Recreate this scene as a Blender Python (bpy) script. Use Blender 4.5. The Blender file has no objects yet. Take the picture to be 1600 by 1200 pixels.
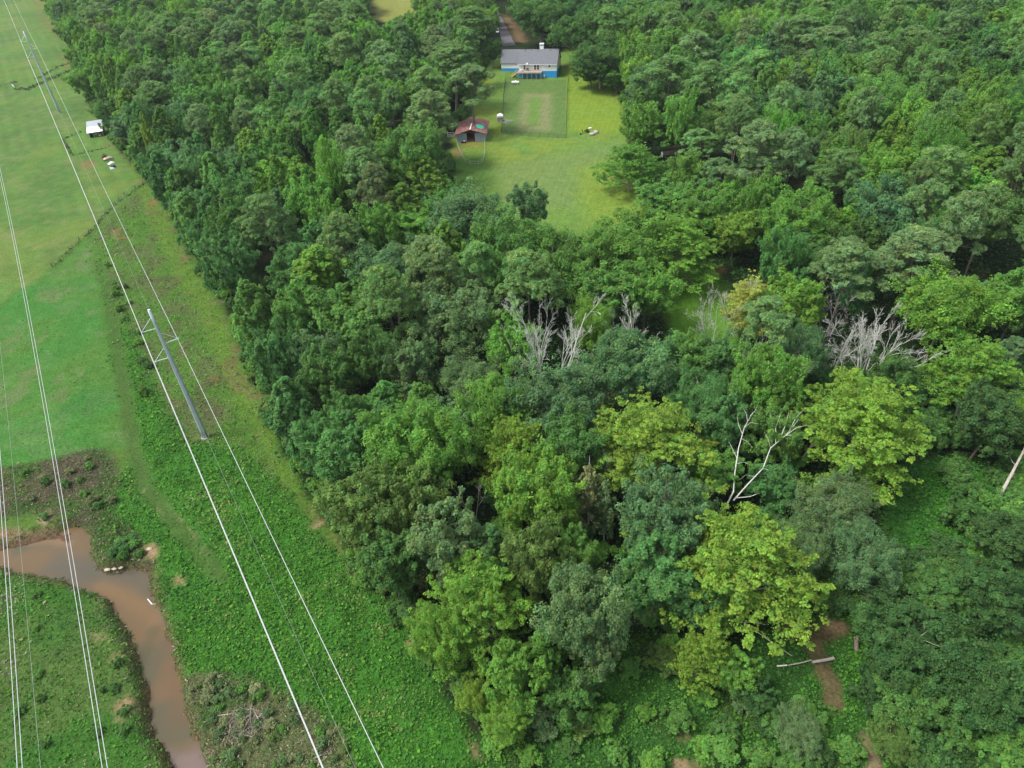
import bpy, math, numpy as np
from mathutils import Matrix, Vector

# ------------------------------------------------------------------ camera
H = 90.0; FPX = 1110.0; P_ = math.radians(38.3); RHO = math.radians(4.4)
R0 = np.array([1, 0, 0.]); U0 = np.array([0, math.sin(P_), math.cos(P_)]); FW = np.array([0, math.cos(P_), -math.sin(P_)])
RT = math.cos(RHO)*R0 - math.sin(RHO)*U0; UP = math.sin(RHO)*R0 + math.cos(RHO)*U0
CAM = np.array([0, 0, H])
sc = bpy.context.scene
col = sc.collection
cd = bpy.data.cameras.new('camera'); cam = bpy.data.objects.new('camera', cd); col.objects.link(cam)
M4 = Matrix(((RT[0], UP[0], -FW[0], 0), (RT[1], UP[1], -FW[1], 0), (RT[2], UP[2], -FW[2], H), (0, 0, 0, 1)))
cam.matrix_world = M4
cd.sensor_fit = 'HORIZONTAL'; cd.sensor_width = 36; cd.lens = FPX/1600*36; cd.clip_start = 1; cd.clip_end = 8000
sc.camera = cam
# ------------------------------------------------------------------ light
SUN = Vector((-0.62, -0.10, 1.0)).normalized()
el = math.asin(SUN.z); az = math.atan2(SUN.x, SUN.y)
w = bpy.data.worlds.new('World'); sc.world = w; w.use_nodes = True
nt = w.node_tree; bg = nt.nodes['Background']; bg.inputs[1].default_value = 0.15
sky = nt.nodes.new('ShaderNodeTexSky'); sky.sky_type = 'NISHITA'; sky.sun_disc = False
sky.sun_elevation = el; sky.sun_rotation = az; sky.dust_density = 3.0; sky.air_density = 1.0; sky.ozone_density = 1.0
hsv = nt.nodes.new('ShaderNodeHueSaturation'); hsv.inputs['Saturation'].default_value = .42
nt.links.new(sky.outputs[0], hsv.inputs['Color']); nt.links.new(hsv.outputs[0], bg.inputs[0])
sl = bpy.data.lights.new('sun', 'SUN'); so = bpy.data.objects.new('sun', sl); col.objects.link(so)
sl.energy = 1.8; sl.angle = math.radians(14); sl.color = (1, .96, .89)
so.rotation_mode = 'QUATERNION'; so.rotation_quaternion = SUN.to_track_quat('Z', 'Y'); so.location = (-80, 0, 200)
sc.view_settings.view_transform = 'Standard'; sc.view_settings.look = 'None'; sc.view_settings.gamma = 1
sc.view_settings.exposure = 0.98
sc.cycles.max_bounces = 5; sc.cycles.diffuse_bounces = 4; sc.cycles.transmission_bounces = 4; sc.cycles.glossy_bounces = 2; sc.cycles.volume_bounces = 0

# ------------------------------------------------------------------ helpers
def gp(x, y, z=0.):
    """photo pixel -> point of the world at height z"""
    d = (x-800)*RT - (y-600)*UP + FPX*FW; t = (z-H)/d[2]
    return CAM + t*d
def gxy(x, y, z=0.): return gp(x, y, z)[:2]
def mpp(P): return float((np.asarray(P, float)-CAM) @ FW)/FPX
def proj(X, Y, Z):
    X = np.asarray(X, float)
    vx, vy, vz = X, np.asarray(Y, float), np.asarray(Z, float)-H
    w_ = vx*FW[0]+vy*FW[1]+vz*FW[2]
    return 800+FPX*(vx*RT[0]+vy*RT[1]+vz*RT[2])/w_, 600-FPX*(vx*UP[0]+vy*UP[1]+vz*UP[2])/w_, w_
def lin(c):
    c = np.asarray(c, float)/255.
    return np.where(c < .04045, c/12.92, ((c+.055)/1.055)**2.4)
rng = np.random.default_rng(7)
_T = np.random.default_rng(3).random((256, 256))
def vnoise(x, y):
    xi = np.floor(x).astype(int); yi = np.floor(y).astype(int); fx = x-xi; fy = y-yi
    fx = fx*fx*(3-2*fx); fy = fy*fy*(3-2*fy)
    a = _T[xi & 255, yi & 255]; b = _T[(xi+1) & 255, yi & 255]; c = _T[xi & 255, (yi+1) & 255]; d = _T[(xi+1) & 255, (yi+1) & 255]
    return (a*(1-fx)+b*fx)*(1-fy)+(c*(1-fx)+d*fx)*fy
def fbm(x, y, s, o=4, seed=0):
    x = np.asarray(x)/s+seed*17.3; y = np.asarray(y)/s+seed*9.1; r = 0; a = 1; t = 0
    for i in range(o):
        r = r+a*vnoise(x, y); t += a; a *= .5; x = x*2.03+5.1; y = y*2.03+3.7
    return r/t
def inside(poly, X, Y):
    r = np.zeros(X.shape, bool); n = len(poly)
    for i in range(n):
        x0, y0 = poly[i]; x1, y1 = poly[(i+1) % n]
        if y0 == y1: continue
        c = ((y0 > Y) != (y1 > Y)) & (X < (x1-x0)*(Y-y0)/(y1-y0)+x0)
        r ^= c
    return r
def sdist(poly, X, Y, closed=True):
    d = np.full(X.shape, 1e9); n = len(poly)
    for i in range(n if closed else n-1):
        ax, ay = poly[i]; bx, by = poly[(i+1) % n]; dx, dy = bx-ax, by-ay; L = dx*dx+dy*dy+1e-9
        t = np.clip(((X-ax)*dx+(Y-ay)*dy)/L, 0, 1)
        d = np.minimum(d, np.hypot(X-ax-t*dx, Y-ay-t*dy))
    return d
def sstep(x, a, b):
    t = np.clip((x-a)/(b-a), 0, 1); return t*t*(3-2*t)
class Zone:
    """a patch of ground; soft, noise-broken edge"""
    def __init__(s, px, soft=1., warp=0., z=0.):
        s.p = [tuple(gxy(x, y, z)) for x, y in px]; s.soft = soft; s.warp = warp
        a = np.array(s.p); m = soft+warp+1; s.bb = (a[:, 0].min()-m, a[:, 0].max()+m, a[:, 1].min()-m, a[:, 1].max()+m)
    def __call__(s, X, Y):
        out = np.zeros(X.shape); b = s.bb
        k = (X > b[0]) & (X < b[1]) & (Y > b[2]) & (Y < b[3])
        if not k.any(): return out
        x = X[k]; y = Y[k]
        d = sdist(s.p, x, y); d = np.where(inside(s.p, x, y), d, -d)
        if s.warp: d = d+(fbm(x, y, s.warp*2.2, 3, 5)-.5)*2*s.warp
        out[k] = sstep(d, -s.soft, s.soft); return out
class Line:
    def __init__(s, px, w, soft=.5, warp=0., z=0.):
        s.p = [tuple(gxy(x, y, z)) for x, y in px]; s.w = w; s.soft = soft; s.warp = warp
        a = np.array(s.p); m = w+soft+warp+1; s.bb = (a[:, 0].min()-m, a[:, 0].max()+m, a[:, 1].min()-m, a[:, 1].max()+m)
    def __call__(s, X, Y):
        out = np.zeros(X.shape); b = s.bb
        k = (X > b[0]) & (X < b[1]) & (Y > b[2]) & (Y < b[3])
        if not k.any(): return out
        x = X[k]; y = Y[k]; d = sdist(s.p, x, y, False)
        if s.warp: d = d+(fbm(x, y, s.warp*2.5, 3, 6)-.5)*2*s.warp
        out[k] = 1-sstep(d, s.w-s.soft, s.w+s.soft); return out

# ------------------------------------------------------------------ ground plan (photo pixels of points on the ground)
creek_px = [(-420, 800), (-150, 838), (0, 852), (40, 842), (66, 838), (104, 824), (118, 822), (140, 832), (152, 848), (150, 870), (156, 886), (172, 892), (212, 885), (240, 893), (244, 915), (254, 930),
            (258, 960), (272, 990), (279, 1010), (286, 1050), (300, 1110), (318, 1160), (328, 1200), (350, 1320), (290, 1320), (262, 1200), (250, 1180), (233, 1150), (222, 1110), (223, 1070),
            (211, 1035), (200, 1000), (182, 965), (166, 942), (140, 930), (108, 918), (60, 909), (20, 900), (0, 894), (-150, 885), (-420, 850)]
ZC = Zone(creek_px, 1.2, .0, z=-1.3)
edge_px = [(72, -10), (100, 70), (118, 112), (135, 165), (160, 190), (178, 228), (215, 268), (250, 312), (290, 388), (340, 472), (366, 532), (400, 602), (430, 692), (472, 770), (520, 830), (548, 892), (612, 962), (660, 1005), (692, 1082), (733, 1155), (765, 1260)]
Z_forest = Zone(edge_px+[(1750, 1260), (1900, 600), (1750, -120), (900, -120), (60, -120)], 1.5, 1.5)
Z_lawn = Zone([(768, 97), (780, 92), (872, 95), (885, 84), (905, 92), (922, 118), (965, 140), (980, 190), (990, 250), (1005, 300), (1050, 345), (1010, 400), (955, 430), (880, 440), (770, 412), (712, 330), (704, 262), (708, 215), (735, 170), (745, 130)], 2., 1.5)
Z_notch = Zone([(1040, 425), (1110, 418), (1160, 478), (1155, 540), (1085, 570), (1045, 520)], 2, 1)
Z_toplawn = Zone([(575, -30), (690, -30), (655, 12), (645, 28), (625, 42), (590, 30)], 3, 3)
Z_drive = Line([(735, -30), (765, 10), (780, 35), (793, 62), (797, 84)], 3.6, .5, .3)
Z_soil = Zone([(783, 22), (800, 28), (820, 55), (822, 72), (806, 66), (795, 48)], 2.5, 2)
Z_under = Zone([(1395, 735), (1500, 715), (1580, 745), (1610, 800), (1570, 900), (1500, 930), (1420, 950), (1380, 860)], 2, 1)
Z_low = Zone([(735, 1160), (880, 1110), (935, 1010), (1040, 985), (1150, 1010), (1260, 960), (1370, 930), (1500, 900), (1700, 900), (1800, 1300), (700, 1300)], 1.5, 1)
Z_path1 = Line([(1335, 1260), (1368, 1198), (1356, 1160)], .9, .4, .35)
Z_path2 = Line([(1302, 1098), (1298, 1070), (1284, 1040), (1268, 1005), (1290, 985), (1225, 990)], 1.25, .5, .45)
Z_path3 = Zone([(1262, 985), (1285, 965), (1322, 972), (1328, 990), (1300, 1003), (1270, 1005)], .6, .5)
Z_upper = Zone([(-900, -60), (90, -60), (118, 112), (180, 230), (222, 288), (150, 352), (84, 415), (0, 480), (-200, 560), (-900, 700)], 1.2, .6)
Z_mead = Zone([(-900, 700), (-200, 560), (0, 480), (84, 418), (140, 372), (150, 420), (165, 520), (190, 620), (215, 690), (165, 700), (130, 715), (60, 722), (0, 735), (-300, 760), (-900, 780)], 1.5, 1.2)
Z_row = Zone([(140, 372), (225, 290), (250, 312), (290, 388), (340, 472), (366, 532), (400, 602), (430, 692), (472, 770), (440, 800), (380, 720), (330, 700), (280, 700), (220, 600), (180, 500), (150, 420)], 2, 2)
Z_verge = Zone([(208, 262), (250, 312), (290, 388), (340, 472), (366, 532), (400, 602), (430, 692), (485, 790), (520, 830), (548, 892), (530, 850), (450, 760), (395, 680), (350, 590), (310, 500), (270, 420), (225, 330)], 1.2, 1.6)
Z_vine = Zone([(150, 400), (190, 480), (225, 560), (250, 620), (300, 690), (350, 690), (400, 720), (470, 800), (548, 892), (612, 962), (660, 1005), (692, 1082), (733, 1155), (765, 1300), (560, 1300), (520, 1130), (420, 1090), (350, 1060), (290, 1050), (270, 980), (245, 920), (250, 860), (210, 830), (170, 860), (150, 840), (160, 780), (200, 720), (215, 690), (190, 620), (165, 520)], 1.2, 1.2)
Z_track = Line([(170, 440), (180, 520), (196, 620), (208, 700), (230, 765), (275, 820), (320, 870), (345, 905)], 1.5, .8, .6)
Z_rut = Line([(262, 788), (290, 820), (312, 850), (322, 866)], .16, .14, .3)
Z_rut2 = Line([(225, 765), (255, 810)], .12, .12, .3)
Z_bank = Zone([(-900, 780), (-300, 765), (0, 735), (60, 722), (165, 700), (190, 740), (180, 800), (215, 840), (240, 880), (232, 892), (212, 884), (170, 892), (150, 870), (152, 848), (140, 832), (118, 822), (75, 800), (0, 812), (-300, 830)], 1., 1.)
Z_island = Zone([(-420, 870), (0, 894), (60, 909), (140, 930), (182, 965), (211, 1035), (223, 1110), (262, 1200), (300, 1320), (-300, 1320), (-900, 900)], .8, .5)
Z_sand = Zone([(-60, 826), (0, 822), (45, 828), (75, 822), (108, 824), (112, 843), (60, 838), (20, 850), (-60, 858)], .6, .7)
Z_sand2 = Zone([(62, 806), (76, 796), (80, 812), (70, 822), (58, 814)], .4, .4)
Z_brush = Zone([(285, 1062), (330, 1050), (400, 1062), (470, 1100), (530, 1140), (560, 1200), (575, 1300), (300, 1320), (320, 1200), (300, 1120)], 1., 1.)
DIRT = [Zone(p, .5, .5) for p in ([(220, 855), (240, 850), (252, 862), (240, 878), (222, 872)], [(268, 905), (282, 895), (290, 915), (275, 920)], [(140, 990), (160, 990), (165, 1000), (148, 1008)], [(175, 1025), (188, 1025), (186, 1036), (174, 1036)],
        [(182, 1100), (205, 1085), (212, 1110), (195, 1135), (178, 1130)], [(1060, 1143), (1075, 1140), (1085, 1155), (1078, 1162), (1062, 1155)], [(1050, 1185), (1100, 1190), (1160, 1210), (1050, 1215)], [(728, 1155), (745, 1165), (752, 1190), (735, 1180)],
        [(633, 1003), (642, 1000), (648, 1012), (640, 1016)], [(545, 885), (560, 900), (568, 915), (552, 908)], [(485, 815), (505, 812), (500, 826), (482, 824)], [(1292, 965), (1320, 972), (1318, 988), (1292, 985)], [(1135, 1150), (1150, 1148), (1150, 1165)])]
REDS = [Zone(p, .8, .8) for p in ([(232, 312), (246, 308), (245, 322), (230, 326)], [(96, 82), (112, 80), (116, 102), (104, 108)], [(190, 240), (205, 246), (220, 262), (215, 268)], [(330, 590), (340, 592), (336, 600)], [(935, 92), (958, 100), (960, 108), (935, 104)],
        [(722, 222), (760, 223), (757, 229), (722, 228)], [(128, 252), (150, 250), (148, 264), (126, 266)], [(172, 360), (190, 355), (200, 375), (185, 378)], [(705, 232), (722, 230), (724, 245), (708, 246)], [(1108, 415), (1130, 418), (1135, 428), (1112, 428)],
        [(960, 152), (972, 156), (970, 162)], [(55, 1), (75, 0), (95, 60), (88, 62)])]
FARDIRT = Zone([(560, 8), (580, 14), (576, 22), (560, 20)], 3, 3)

_hl = gp(811, 121.5); _hr = gp(870, 121.5); _hx = (_hr-_hl)/np.linalg.norm(_hr-_hl); _hn = np.array([-_hx[1], _hx[0], 0])
def tz(X, Y):
    """terrain height"""
    X = np.asarray(X, float); Y = np.asarray(Y, float)
    z = (fbm(X, Y, 22, 3, 1)-.5)*.5
    lx = (X-_hl[0])*_hx[0]+(Y-_hl[1])*_hx[1]; ly = (X-_hl[0])*_hn[0]+(Y-_hl[1])*_hn[1]; dc = np.hypot(lx-6, ly-8)
    z = z*sstep(dc, 14, 24)
    z = z+2.1*np.maximum(sstep(-lx, -.2, 2.2)*sstep(ly, -5, 1.6), sstep(ly, 5, 10.5))*(1-sstep(dc, 32, 70))
    rough = np.clip(Z_vine(X, Y)+Z_brush(X, Y)+Z_island(X, Y)+Z_bank(X, Y)+Z_low(X, Y)+.5*Z_row(X, Y), 0, 1)*(1-Z_track(X, Y))
    z = z+rough*(fbm(X, Y, 3.2, 3, 2)-.35)*.85
    d = sdist(ZC.p, X, Y); d = np.where(inside(ZC.p, X, Y), d, -d)+(fbm(X, Y, 2.8, 4, 8)-.5)*2.6
    c = sstep(d, -.8, 2.0)
    sand = Z_sand(X, Y)
    z = z*(1-c)-c*2.6
    z = z*(1-sand*.9)+sand*(-1.05)*.9
    return z
def tz1(x, y): return float(tz(np.array([x]), np.array([y]))[0])

def ground_colour(X, Y):
    n1 = fbm(X, Y, 14, 4, 11); n2 = fbm(X, Y, 4.5, 3, 12); n3 = fbm(X, Y, 40, 3, 13)
    C = np.zeros(X.shape+(3,))
    def mix(m, c, k=1.):
        nonlocal C
        m = np.clip(np.asarray(m)*k, 0, 1)[..., None]; c = lin(c)
        C = C*(1-m)+m*c
    C[:] = lin((95, 130, 55))
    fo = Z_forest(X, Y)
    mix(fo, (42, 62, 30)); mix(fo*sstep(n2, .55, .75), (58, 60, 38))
    up = Z_upper(X, Y)
    mix(up, (106, 148, 68)); mix(up*sstep(n1, .42, .7)*.8, (126, 150, 70)); mix(up*sstep(n3, .5, .65)*.7, (96, 136, 68)); mix(up*sstep(n2, .5, .75)*.6, (138, 148, 92)); mix(up*sstep(fbm(X, Y, 9, 4, 77), .52, .7)*.5, (92, 128, 60))
    me = Z_mead(X, Y)
    mix(me, (80, 142, 60)); mix(me*sstep(n1, .45, .7), (94, 140, 60)); mix(me*sstep(n2, .5, .72)*.6, (106, 146, 80)); mix(me*sstep(n3, .52, .65)*.6, (66, 130, 60)); mix(me*sstep(fbm(X, Y, 5, 4, 78), .6, .72)*.7, (120, 140, 88))
    ro = Z_row(X, Y)
    mix(ro, (92, 138, 54)); mix(ro*sstep(fbm(X, Y, 7, 4, 79), .5, .66)*.55, (112, 110, 78)); mix(ro*sstep(n2, .56, .7)*.5, (102, 92, 72)); 
    vi = Z_vine(X, Y)
    mix(vi, (74, 136, 46)); mix(vi*sstep(n2, .5, .75)*.6, (62, 116, 42))
    ve = Z_verge(X, Y)
    mix(ve, (108, 146, 54), .8); mix(ve*sstep(n2, .54, .72), (134, 120, 82), .6)
    ba = Z_bank(X, Y); mix(ba, (82, 104, 56)); mix(ba*sstep(n2, .48, .65), (104, 92, 76), .8)
    il = Z_island(X, Y); mix(il, (72, 122, 48)); mix(il*sstep(n1, .5, .7), (108, 126, 70), .6)
    br = Z_brush(X, Y); mix(br, (112, 118, 78)); mix(br*sstep(n2, .5, .7), (80, 112, 54))
    mix(Z_track(X, Y), (86, 118, 56), .9); mix(np.maximum(Z_rut(X, Y), Z_rut2(X, Y))*sstep(fbm(X, Y, 1.2, 2, 91), .35, .6), (150, 150, 108), .7)
    lo = Z_low(X, Y); mix(lo, (62, 106, 44)); mix(lo*sstep(n2, .55, .7), (78, 84, 50), .6)
    un = Z_under(X, Y); mix(un, (64, 132, 42)); mix(un*sstep(n2, .6, .75), (84, 100, 54), .5)
    la = Z_lawn(X, Y)
    mix(la, (124, 162, 74)); mix(la*sstep(n1, .45, .65), (142, 164, 66), .9); mix(la*sstep(n2, .5, .75), (110, 148, 66), .6)
    a = Zone([(885, 110), (985, 120), (990, 210), (885, 205)], 4, 2)(X, Y)*la; mix(a, (142, 172, 58), .8)
    a = Zone([(760, 260), (960, 225), (900, 330), (760, 330)], 6, 4)(X, Y)*la; mix(a, (128, 156, 88), .8)
    a = Zone([(900, 265), (1010, 250), (1060, 380), (930, 400)], 4, 2)(X, Y)*la; mix(a, (140, 168, 64), .8)
    a = Zone([(700, 240), (760, 240), (790, 330), (730, 340)], 4, 2)(X, Y)*la; mix(a, (86, 130, 54), .8)  # soft shade beside the left-hand trees, painted as darker lawn colour
    a = Zone([(790, 124), (885, 124), (884, 216), (784, 208)], .4, 0)(X, Y)*la; mix(a, (112, 144, 76), .95)
    a2 = Zone([(818, 146), (862, 146), (860, 204), (808, 204)], 2.2, .5)(X, Y)*la; mix(a2, (152, 158, 108), .9)
    a3 = Zone([(828, 152), (846, 152), (842, 196), (824, 196)], 2, .5)(X, Y)*la; mix(a3, (116, 158, 70), .9)
    mix(Z_notch(X, Y), (112, 165, 56))
    mix(Z_toplawn(X, Y), (156, 164, 82))
    mix(Z_soil(X, Y), (134, 112, 80)); mix(FARDIRT(X, Y), (190, 130, 90))
    mix(np.maximum(np.maximum(Z_path1(X, Y), Z_path2(X, Y)), Z_path3(X, Y))*.92, (118, 104, 74))
    mix(Z_path1(X, Y), (160, 146, 112), .7)
    nd = .35+.65*sstep(fbm(X, Y, 1.6, 3, 92), .38, .58)
    for zz in DIRT: mix(zz(X, Y)*nd, (178, 150, 116), .85)
    for zz in REDS: mix(zz(X, Y)*nd, (164, 122, 88), .65)
    mix(Z_sand(X, Y), (160, 134, 104)); mix(Z_sand2(X, Y), (186, 164, 132))
    ck = ZC(X, Y); mix(ck, (120, 96, 74))
    return C*.49

def new_mesh(name, V, F, colr=None, smooth=False, mats=(), mi=None, attr='Col'):
    V = np.asarray(V, np.float32); F = np.asarray(F, np.int32)
    me = bpy.data.meshes.new(name); n = len(F); k = F.shape[1]
    me.vertices.add(len(V)); me.vertices.foreach_set('co', V.ravel())
    me.loops.add(n*k); me.loops.foreach_set('vertex_index', F.ravel())
    me.polygons.add(n); me.polygons.foreach_set('loop_start', np.arange(0, n*k, k, dtype=np.int32))
    if smooth: me.polygons.foreach_set('use_smooth', np.ones(n, bool))
    for m in mats: me.materials.append(m)
    if mi is not None: me.polygons.foreach_set('material_index', np.asarray(mi, np.int32))
    me.update(calc_edges=True)
    if colr is not None:
        a = me.color_attributes.new(attr, 'FLOAT_COLOR', 'POINT')
        cc = np.ones((len(V), 4), np.float32); cc[:, :3] = colr; a.data.foreach_set('color', cc.ravel())
    return me
def link(name, me, parent=None, loc=None, rot=None, scl=None):
    o = bpy.data.objects.new(name, me); col.objects.link(o)
    if parent: o.parent = parent
    if loc is not None: o.location = loc
    if rot is not None: o.rotation_euler = rot
    if scl is not None: o.scale = scl if hasattr(scl, '__len__') else (scl,)*3
    return o
def tag(o, label=None, cat=None, group=None, kind=None):
    if label: o['label'] = label
    if cat: o['category'] = cat
    if group: o['group'] = group
    if kind: o['kind'] = kind
    return o
def thing(name, label, cat, loc=(0, 0, 0), rz=0, group=None):
    o = bpy.data.objects.new(name, None); o.empty_display_size = .5; col.objects.link(o)
    o.location = loc; o.rotation_euler = (0, 0, rz); return tag(o, label, cat, group)

# ------------------------------------------------------------------ materials
def mat(name):
    m = bpy.data.materials.new(name); m.use_nodes = True; t = m.node_tree
    return m, t, t.nodes['Principled BSDF']
def N(t, k, **kw):
    n = t.nodes.new(k)
    for a, b in kw.items(): setattr(n, a, b)
    return n
def simple(name, c, rough=.7, metal=0, var=.12, scale=3., bump=0., spec=.3):
    m, t, b = mat(name)
    tc = N(t, 'ShaderNodeTexCoord'); no = N(t, 'ShaderNodeTexNoise'); no.inputs['Scale'].default_value = scale; no.inputs['Detail'].default_value = 5
    t.links.new(tc.outputs['Object'], no.inputs['Vector'])
    r = N(t, 'ShaderNodeMapRange'); r.inputs[1].default_value = .25; r.inputs[2].default_value = .75; r.inputs[3].default_value = 1-var; r.inputs[4].default_value = 1+var
    t.links.new(no.outputs[0], r.inputs[0])
    v = N(t, 'ShaderNodeVectorMath', operation='SCALE'); v.inputs[0].default_value = c
    t.links.new(r.outputs[0], v.inputs['Scale']); t.links.new(v.outputs[0], b.inputs['Base Color'])
    b.inputs['Roughness'].default_value = rough; b.inputs['Metallic'].default_value = metal; b.inputs['Specular IOR Level'].default_value = spec
    if bump:
        bp = N(t, 'ShaderNodeBump'); bp.inputs['Strength'].default_value = bump; bp.inputs['Distance'].default_value = .05
        t.links.new(no.outputs[0], bp.inputs['Height']); t.links.new(bp.outputs[0], b.inputs['Normal'])
    return m

def ground_mat():
    m, t, b = mat('ground_cover_soil')
    at = N(t, 'ShaderNodeAttribute', attribute_name='Col')
    ge = N(t, 'ShaderNodeNewGeometry')
    n1 = N(t, 'ShaderNodeTexNoise'); n1.inputs['Scale'].default_value = 2.2; n1.inputs['Detail'].default_value = 6; n1.inputs['Roughness'].default_value = .7
    n2 = N(t, 'ShaderNodeTexNoise'); n2.inputs['Scale'].default_value = .35; n2.inputs['Detail'].default_value = 6
    for n in (n1, n2): t.links.new(ge.outputs['Position'], n.inputs['Vector'])
    r1 = N(t, 'ShaderNodeMapRange'); r1.inputs[1].default_value = .3; r1.inputs[2].default_value = .7; r1.inputs[3].default_value = .58; r1.inputs[4].default_value = 1.45
    r2 = N(t, 'ShaderNodeMapRange'); r2.inputs[1].default_value = .3; r2.inputs[2].default_value = .7; r2.inputs[3].default_value = .88; r2.inputs[4].default_value = 1.14
    t.links.new(n1.outputs[0], r1.inputs[0]); t.links.new(n2.outputs[0], r2.inputs[0])
    mu = N(t, 'ShaderNodeMath', operation='MULTIPLY'); t.links.new(r1.outputs[0], mu.inputs[0]); t.links.new(r2.outputs[0], mu.inputs[1])
    # mowing stripes: mask stored in attribute 'Mow' (r = lawn/hay strength, g/b = direction)
    mo = N(t, 'ShaderNodeAttribute', attribute_name='Mow')
    se = N(t, 'ShaderNodeSeparateColor'); t.links.new(mo.outputs['Color'], se.inputs[0])
    # stripe coordinate = blue channel (metres / 10)
    si = N(t, 'ShaderNodeMath', operation='MULTIPLY'); si.inputs[1].default_value = 2*math.pi/1.9*10; t.links.new(se.outputs[2], si.inputs[0])
    ad = N(t, 'ShaderNodeMath', operation='MULTIPLY_ADD'); ad.inputs[1].default_value = 4.; t.links.new(n2.outputs[0], ad.inputs[0]); t.links.new(si.outputs[0], ad.inputs[2])
    sn = N(t, 'ShaderNodeMath', operation='SINE'); t.links.new(ad.outputs[0], sn.inputs[0])
    am = N(t, 'ShaderNodeMath', operation='MULTIPLY'); t.links.new(sn.outputs[0], am.inputs[0]); t.links.new(se.outputs[0], am.inputs[1])
    a1 = N(t, 'ShaderNodeMath', operation='ADD'); a1.inputs[1].default_value = 1.; t.links.new(am.outputs[0], a1.inputs[0])
    m2 = N(t, 'ShaderNodeMath', operation='MULTIPLY'); t.links.new(mu.outputs[0], m2.inputs[0]); t.links.new(a1.outputs[0], m2.inputs[1])
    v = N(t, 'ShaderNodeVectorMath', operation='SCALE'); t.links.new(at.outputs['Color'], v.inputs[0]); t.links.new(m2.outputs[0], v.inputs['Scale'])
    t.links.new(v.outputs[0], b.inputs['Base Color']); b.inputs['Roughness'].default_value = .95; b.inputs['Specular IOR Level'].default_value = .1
    bp = N(t, 'ShaderNodeBump'); bp.inputs['Strength'].default_value = .8; bp.inputs['Distance'].default_value = .25
    t.links.new(n1.outputs[0], bp.inputs['Height']); t.links.new(bp.outputs[0], b.inputs['Normal'])
    return m

def leaf_mat(name, rough=.5, spec=.35, trans=.3):
    m, t, b = mat(name)
    oi = N(t, 'ShaderNodeObjectInfo')
    ai = N(t, 'ShaderNodeAttribute', attribute_name='tcol'); ai.attribute_type = 'INSTANCER'
    am = N(t, 'ShaderNodeAttribute', attribute_name='isinst'); am.attribute_type = 'INSTANCER'
    mx = N(t, 'ShaderNodeMix', data_type='RGBA'); t.links.new(am.outputs['Fac'], mx.inputs[0]); t.links.new(oi.outputs['Color'], mx.inputs[6]); t.links.new(ai.outputs['Color'], mx.inputs[7])
    at = N(t, 'ShaderNodeAttribute', attribute_name='Col')
    mu = N(t, 'ShaderNodeMix', data_type='RGBA', blend_type='MULTIPLY'); mu.inputs[0].default_value = 1
    t.links.new(mx.outputs[2], mu.inputs[6]); t.links.new(at.outputs['Color'], mu.inputs[7])
    t.links.new(mu.outputs[2], b.inputs['Base Color']); b.inputs['Roughness'].default_value = rough; b.inputs['Specular IOR Level'].default_value = spec
    tr = N(t, 'ShaderNodeBsdfTranslucent')
    tc = N(t, 'ShaderNodeMix', data_type='RGBA', blend_type='MULTIPLY'); tc.inputs[0].default_value = 1; tc.inputs[7].default_value = (1.08, 1.18, .72, 1)
    t.links.new(mu.outputs[2], tc.inputs[6]); t.links.new(tc.outputs[2], tr.inputs[0])
    ms = N(t, 'ShaderNodeMixShader'); ms.inputs[0].default_value = trans
    t.links.new(b.outputs[0], ms.inputs[1]); t.links.new(tr.outputs[0], ms.inputs[2])
    t.links.new(ms.outputs[0], t.nodes['Material Output'].inputs[0])
    return m
def cover_mat(name):
    m, t, b = mat(name)
    at = N(t, 'ShaderNodeAttribute', attribute_name='Col'); t.links.new(at.outputs['Color'], b.inputs['Base Color'])
    b.inputs['Roughness'].default_value = .75; b.inputs['Specular IOR Level'].default_value = .1
    tr = N(t, 'ShaderNodeBsdfTranslucent'); t.links.new(at.outputs['Color'], tr.inputs[0])
    ms = N(t, 'ShaderNodeMixShader'); ms.inputs[0].default_value = .25
    t.links.new(b.outputs[0], ms.inputs[1]); t.links.new(tr.outputs[0], ms.inputs[2]); t.links.new(ms.outputs[0], t.nodes['Material Output'].inputs[0])
    return m
M_ground = ground_mat(); M_leaf = leaf_mat('leaves', .6, .2, .42); M_needle = leaf_mat('needles', .7, .12, .3); M_cover = cover_mat('low_leaves')
M_bark = simple('bark', (.14, .115, .09), .9, 0, .35, 2, .6); M_palebark = simple('pale_bark', (.36, .33, .28), .85, 0, .25, 2, .4)
M_dead = simple('weathered_dead_wood', (.52, .53, .47), .85, 0, .25, 3, .4); M_deadgrey = simple('grey_dead_wood', (.42, .42, .38), .9, 0, .25, 3, .4)
M_brownwood = simple('brown_trunk', (.17, .11, .065), .9, 0, .3, 2, .5)

# ------------------------------------------------------------------ ground sheet
def axis(segs):
    out = []
    for a, b, s in segs: out.append(np.arange(a, b, s))
    return np.concatenate(out+[[segs[-1][1]]])
ax = axis([(-3000, -700, 150), (-700, -300, 8), (-300, -130, 1.4), (-130, 60, .55), (60, 130, .9), (130, 420, 2.5), (420, 3000, 150)])
ay = axis([(-300, 20, 20), (20, 30, 1), (30, 130, .55), (130, 400, 1.1), (400, 760, 4), (760, 5000, 200)])
GX, GY = np.meshgrid(ax, ay)
gx = GX.ravel(); gy = GY.ravel(); gz = tz(gx, gy)
nx, ny = len(ax), len(ay)
ii = (np.arange(ny-1)[:, None]*nx+np.arange(nx-1)[None, :]).ravel()
GF = np.stack([ii, ii+1, ii+nx+1, ii+nx], 1)
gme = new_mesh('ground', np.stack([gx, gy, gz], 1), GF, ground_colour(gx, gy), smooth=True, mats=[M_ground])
mow = np.zeros((len(gx), 4), np.float32)
wd = np.array([.5, -.866]); wn = np.array([.866, .5])
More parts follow.
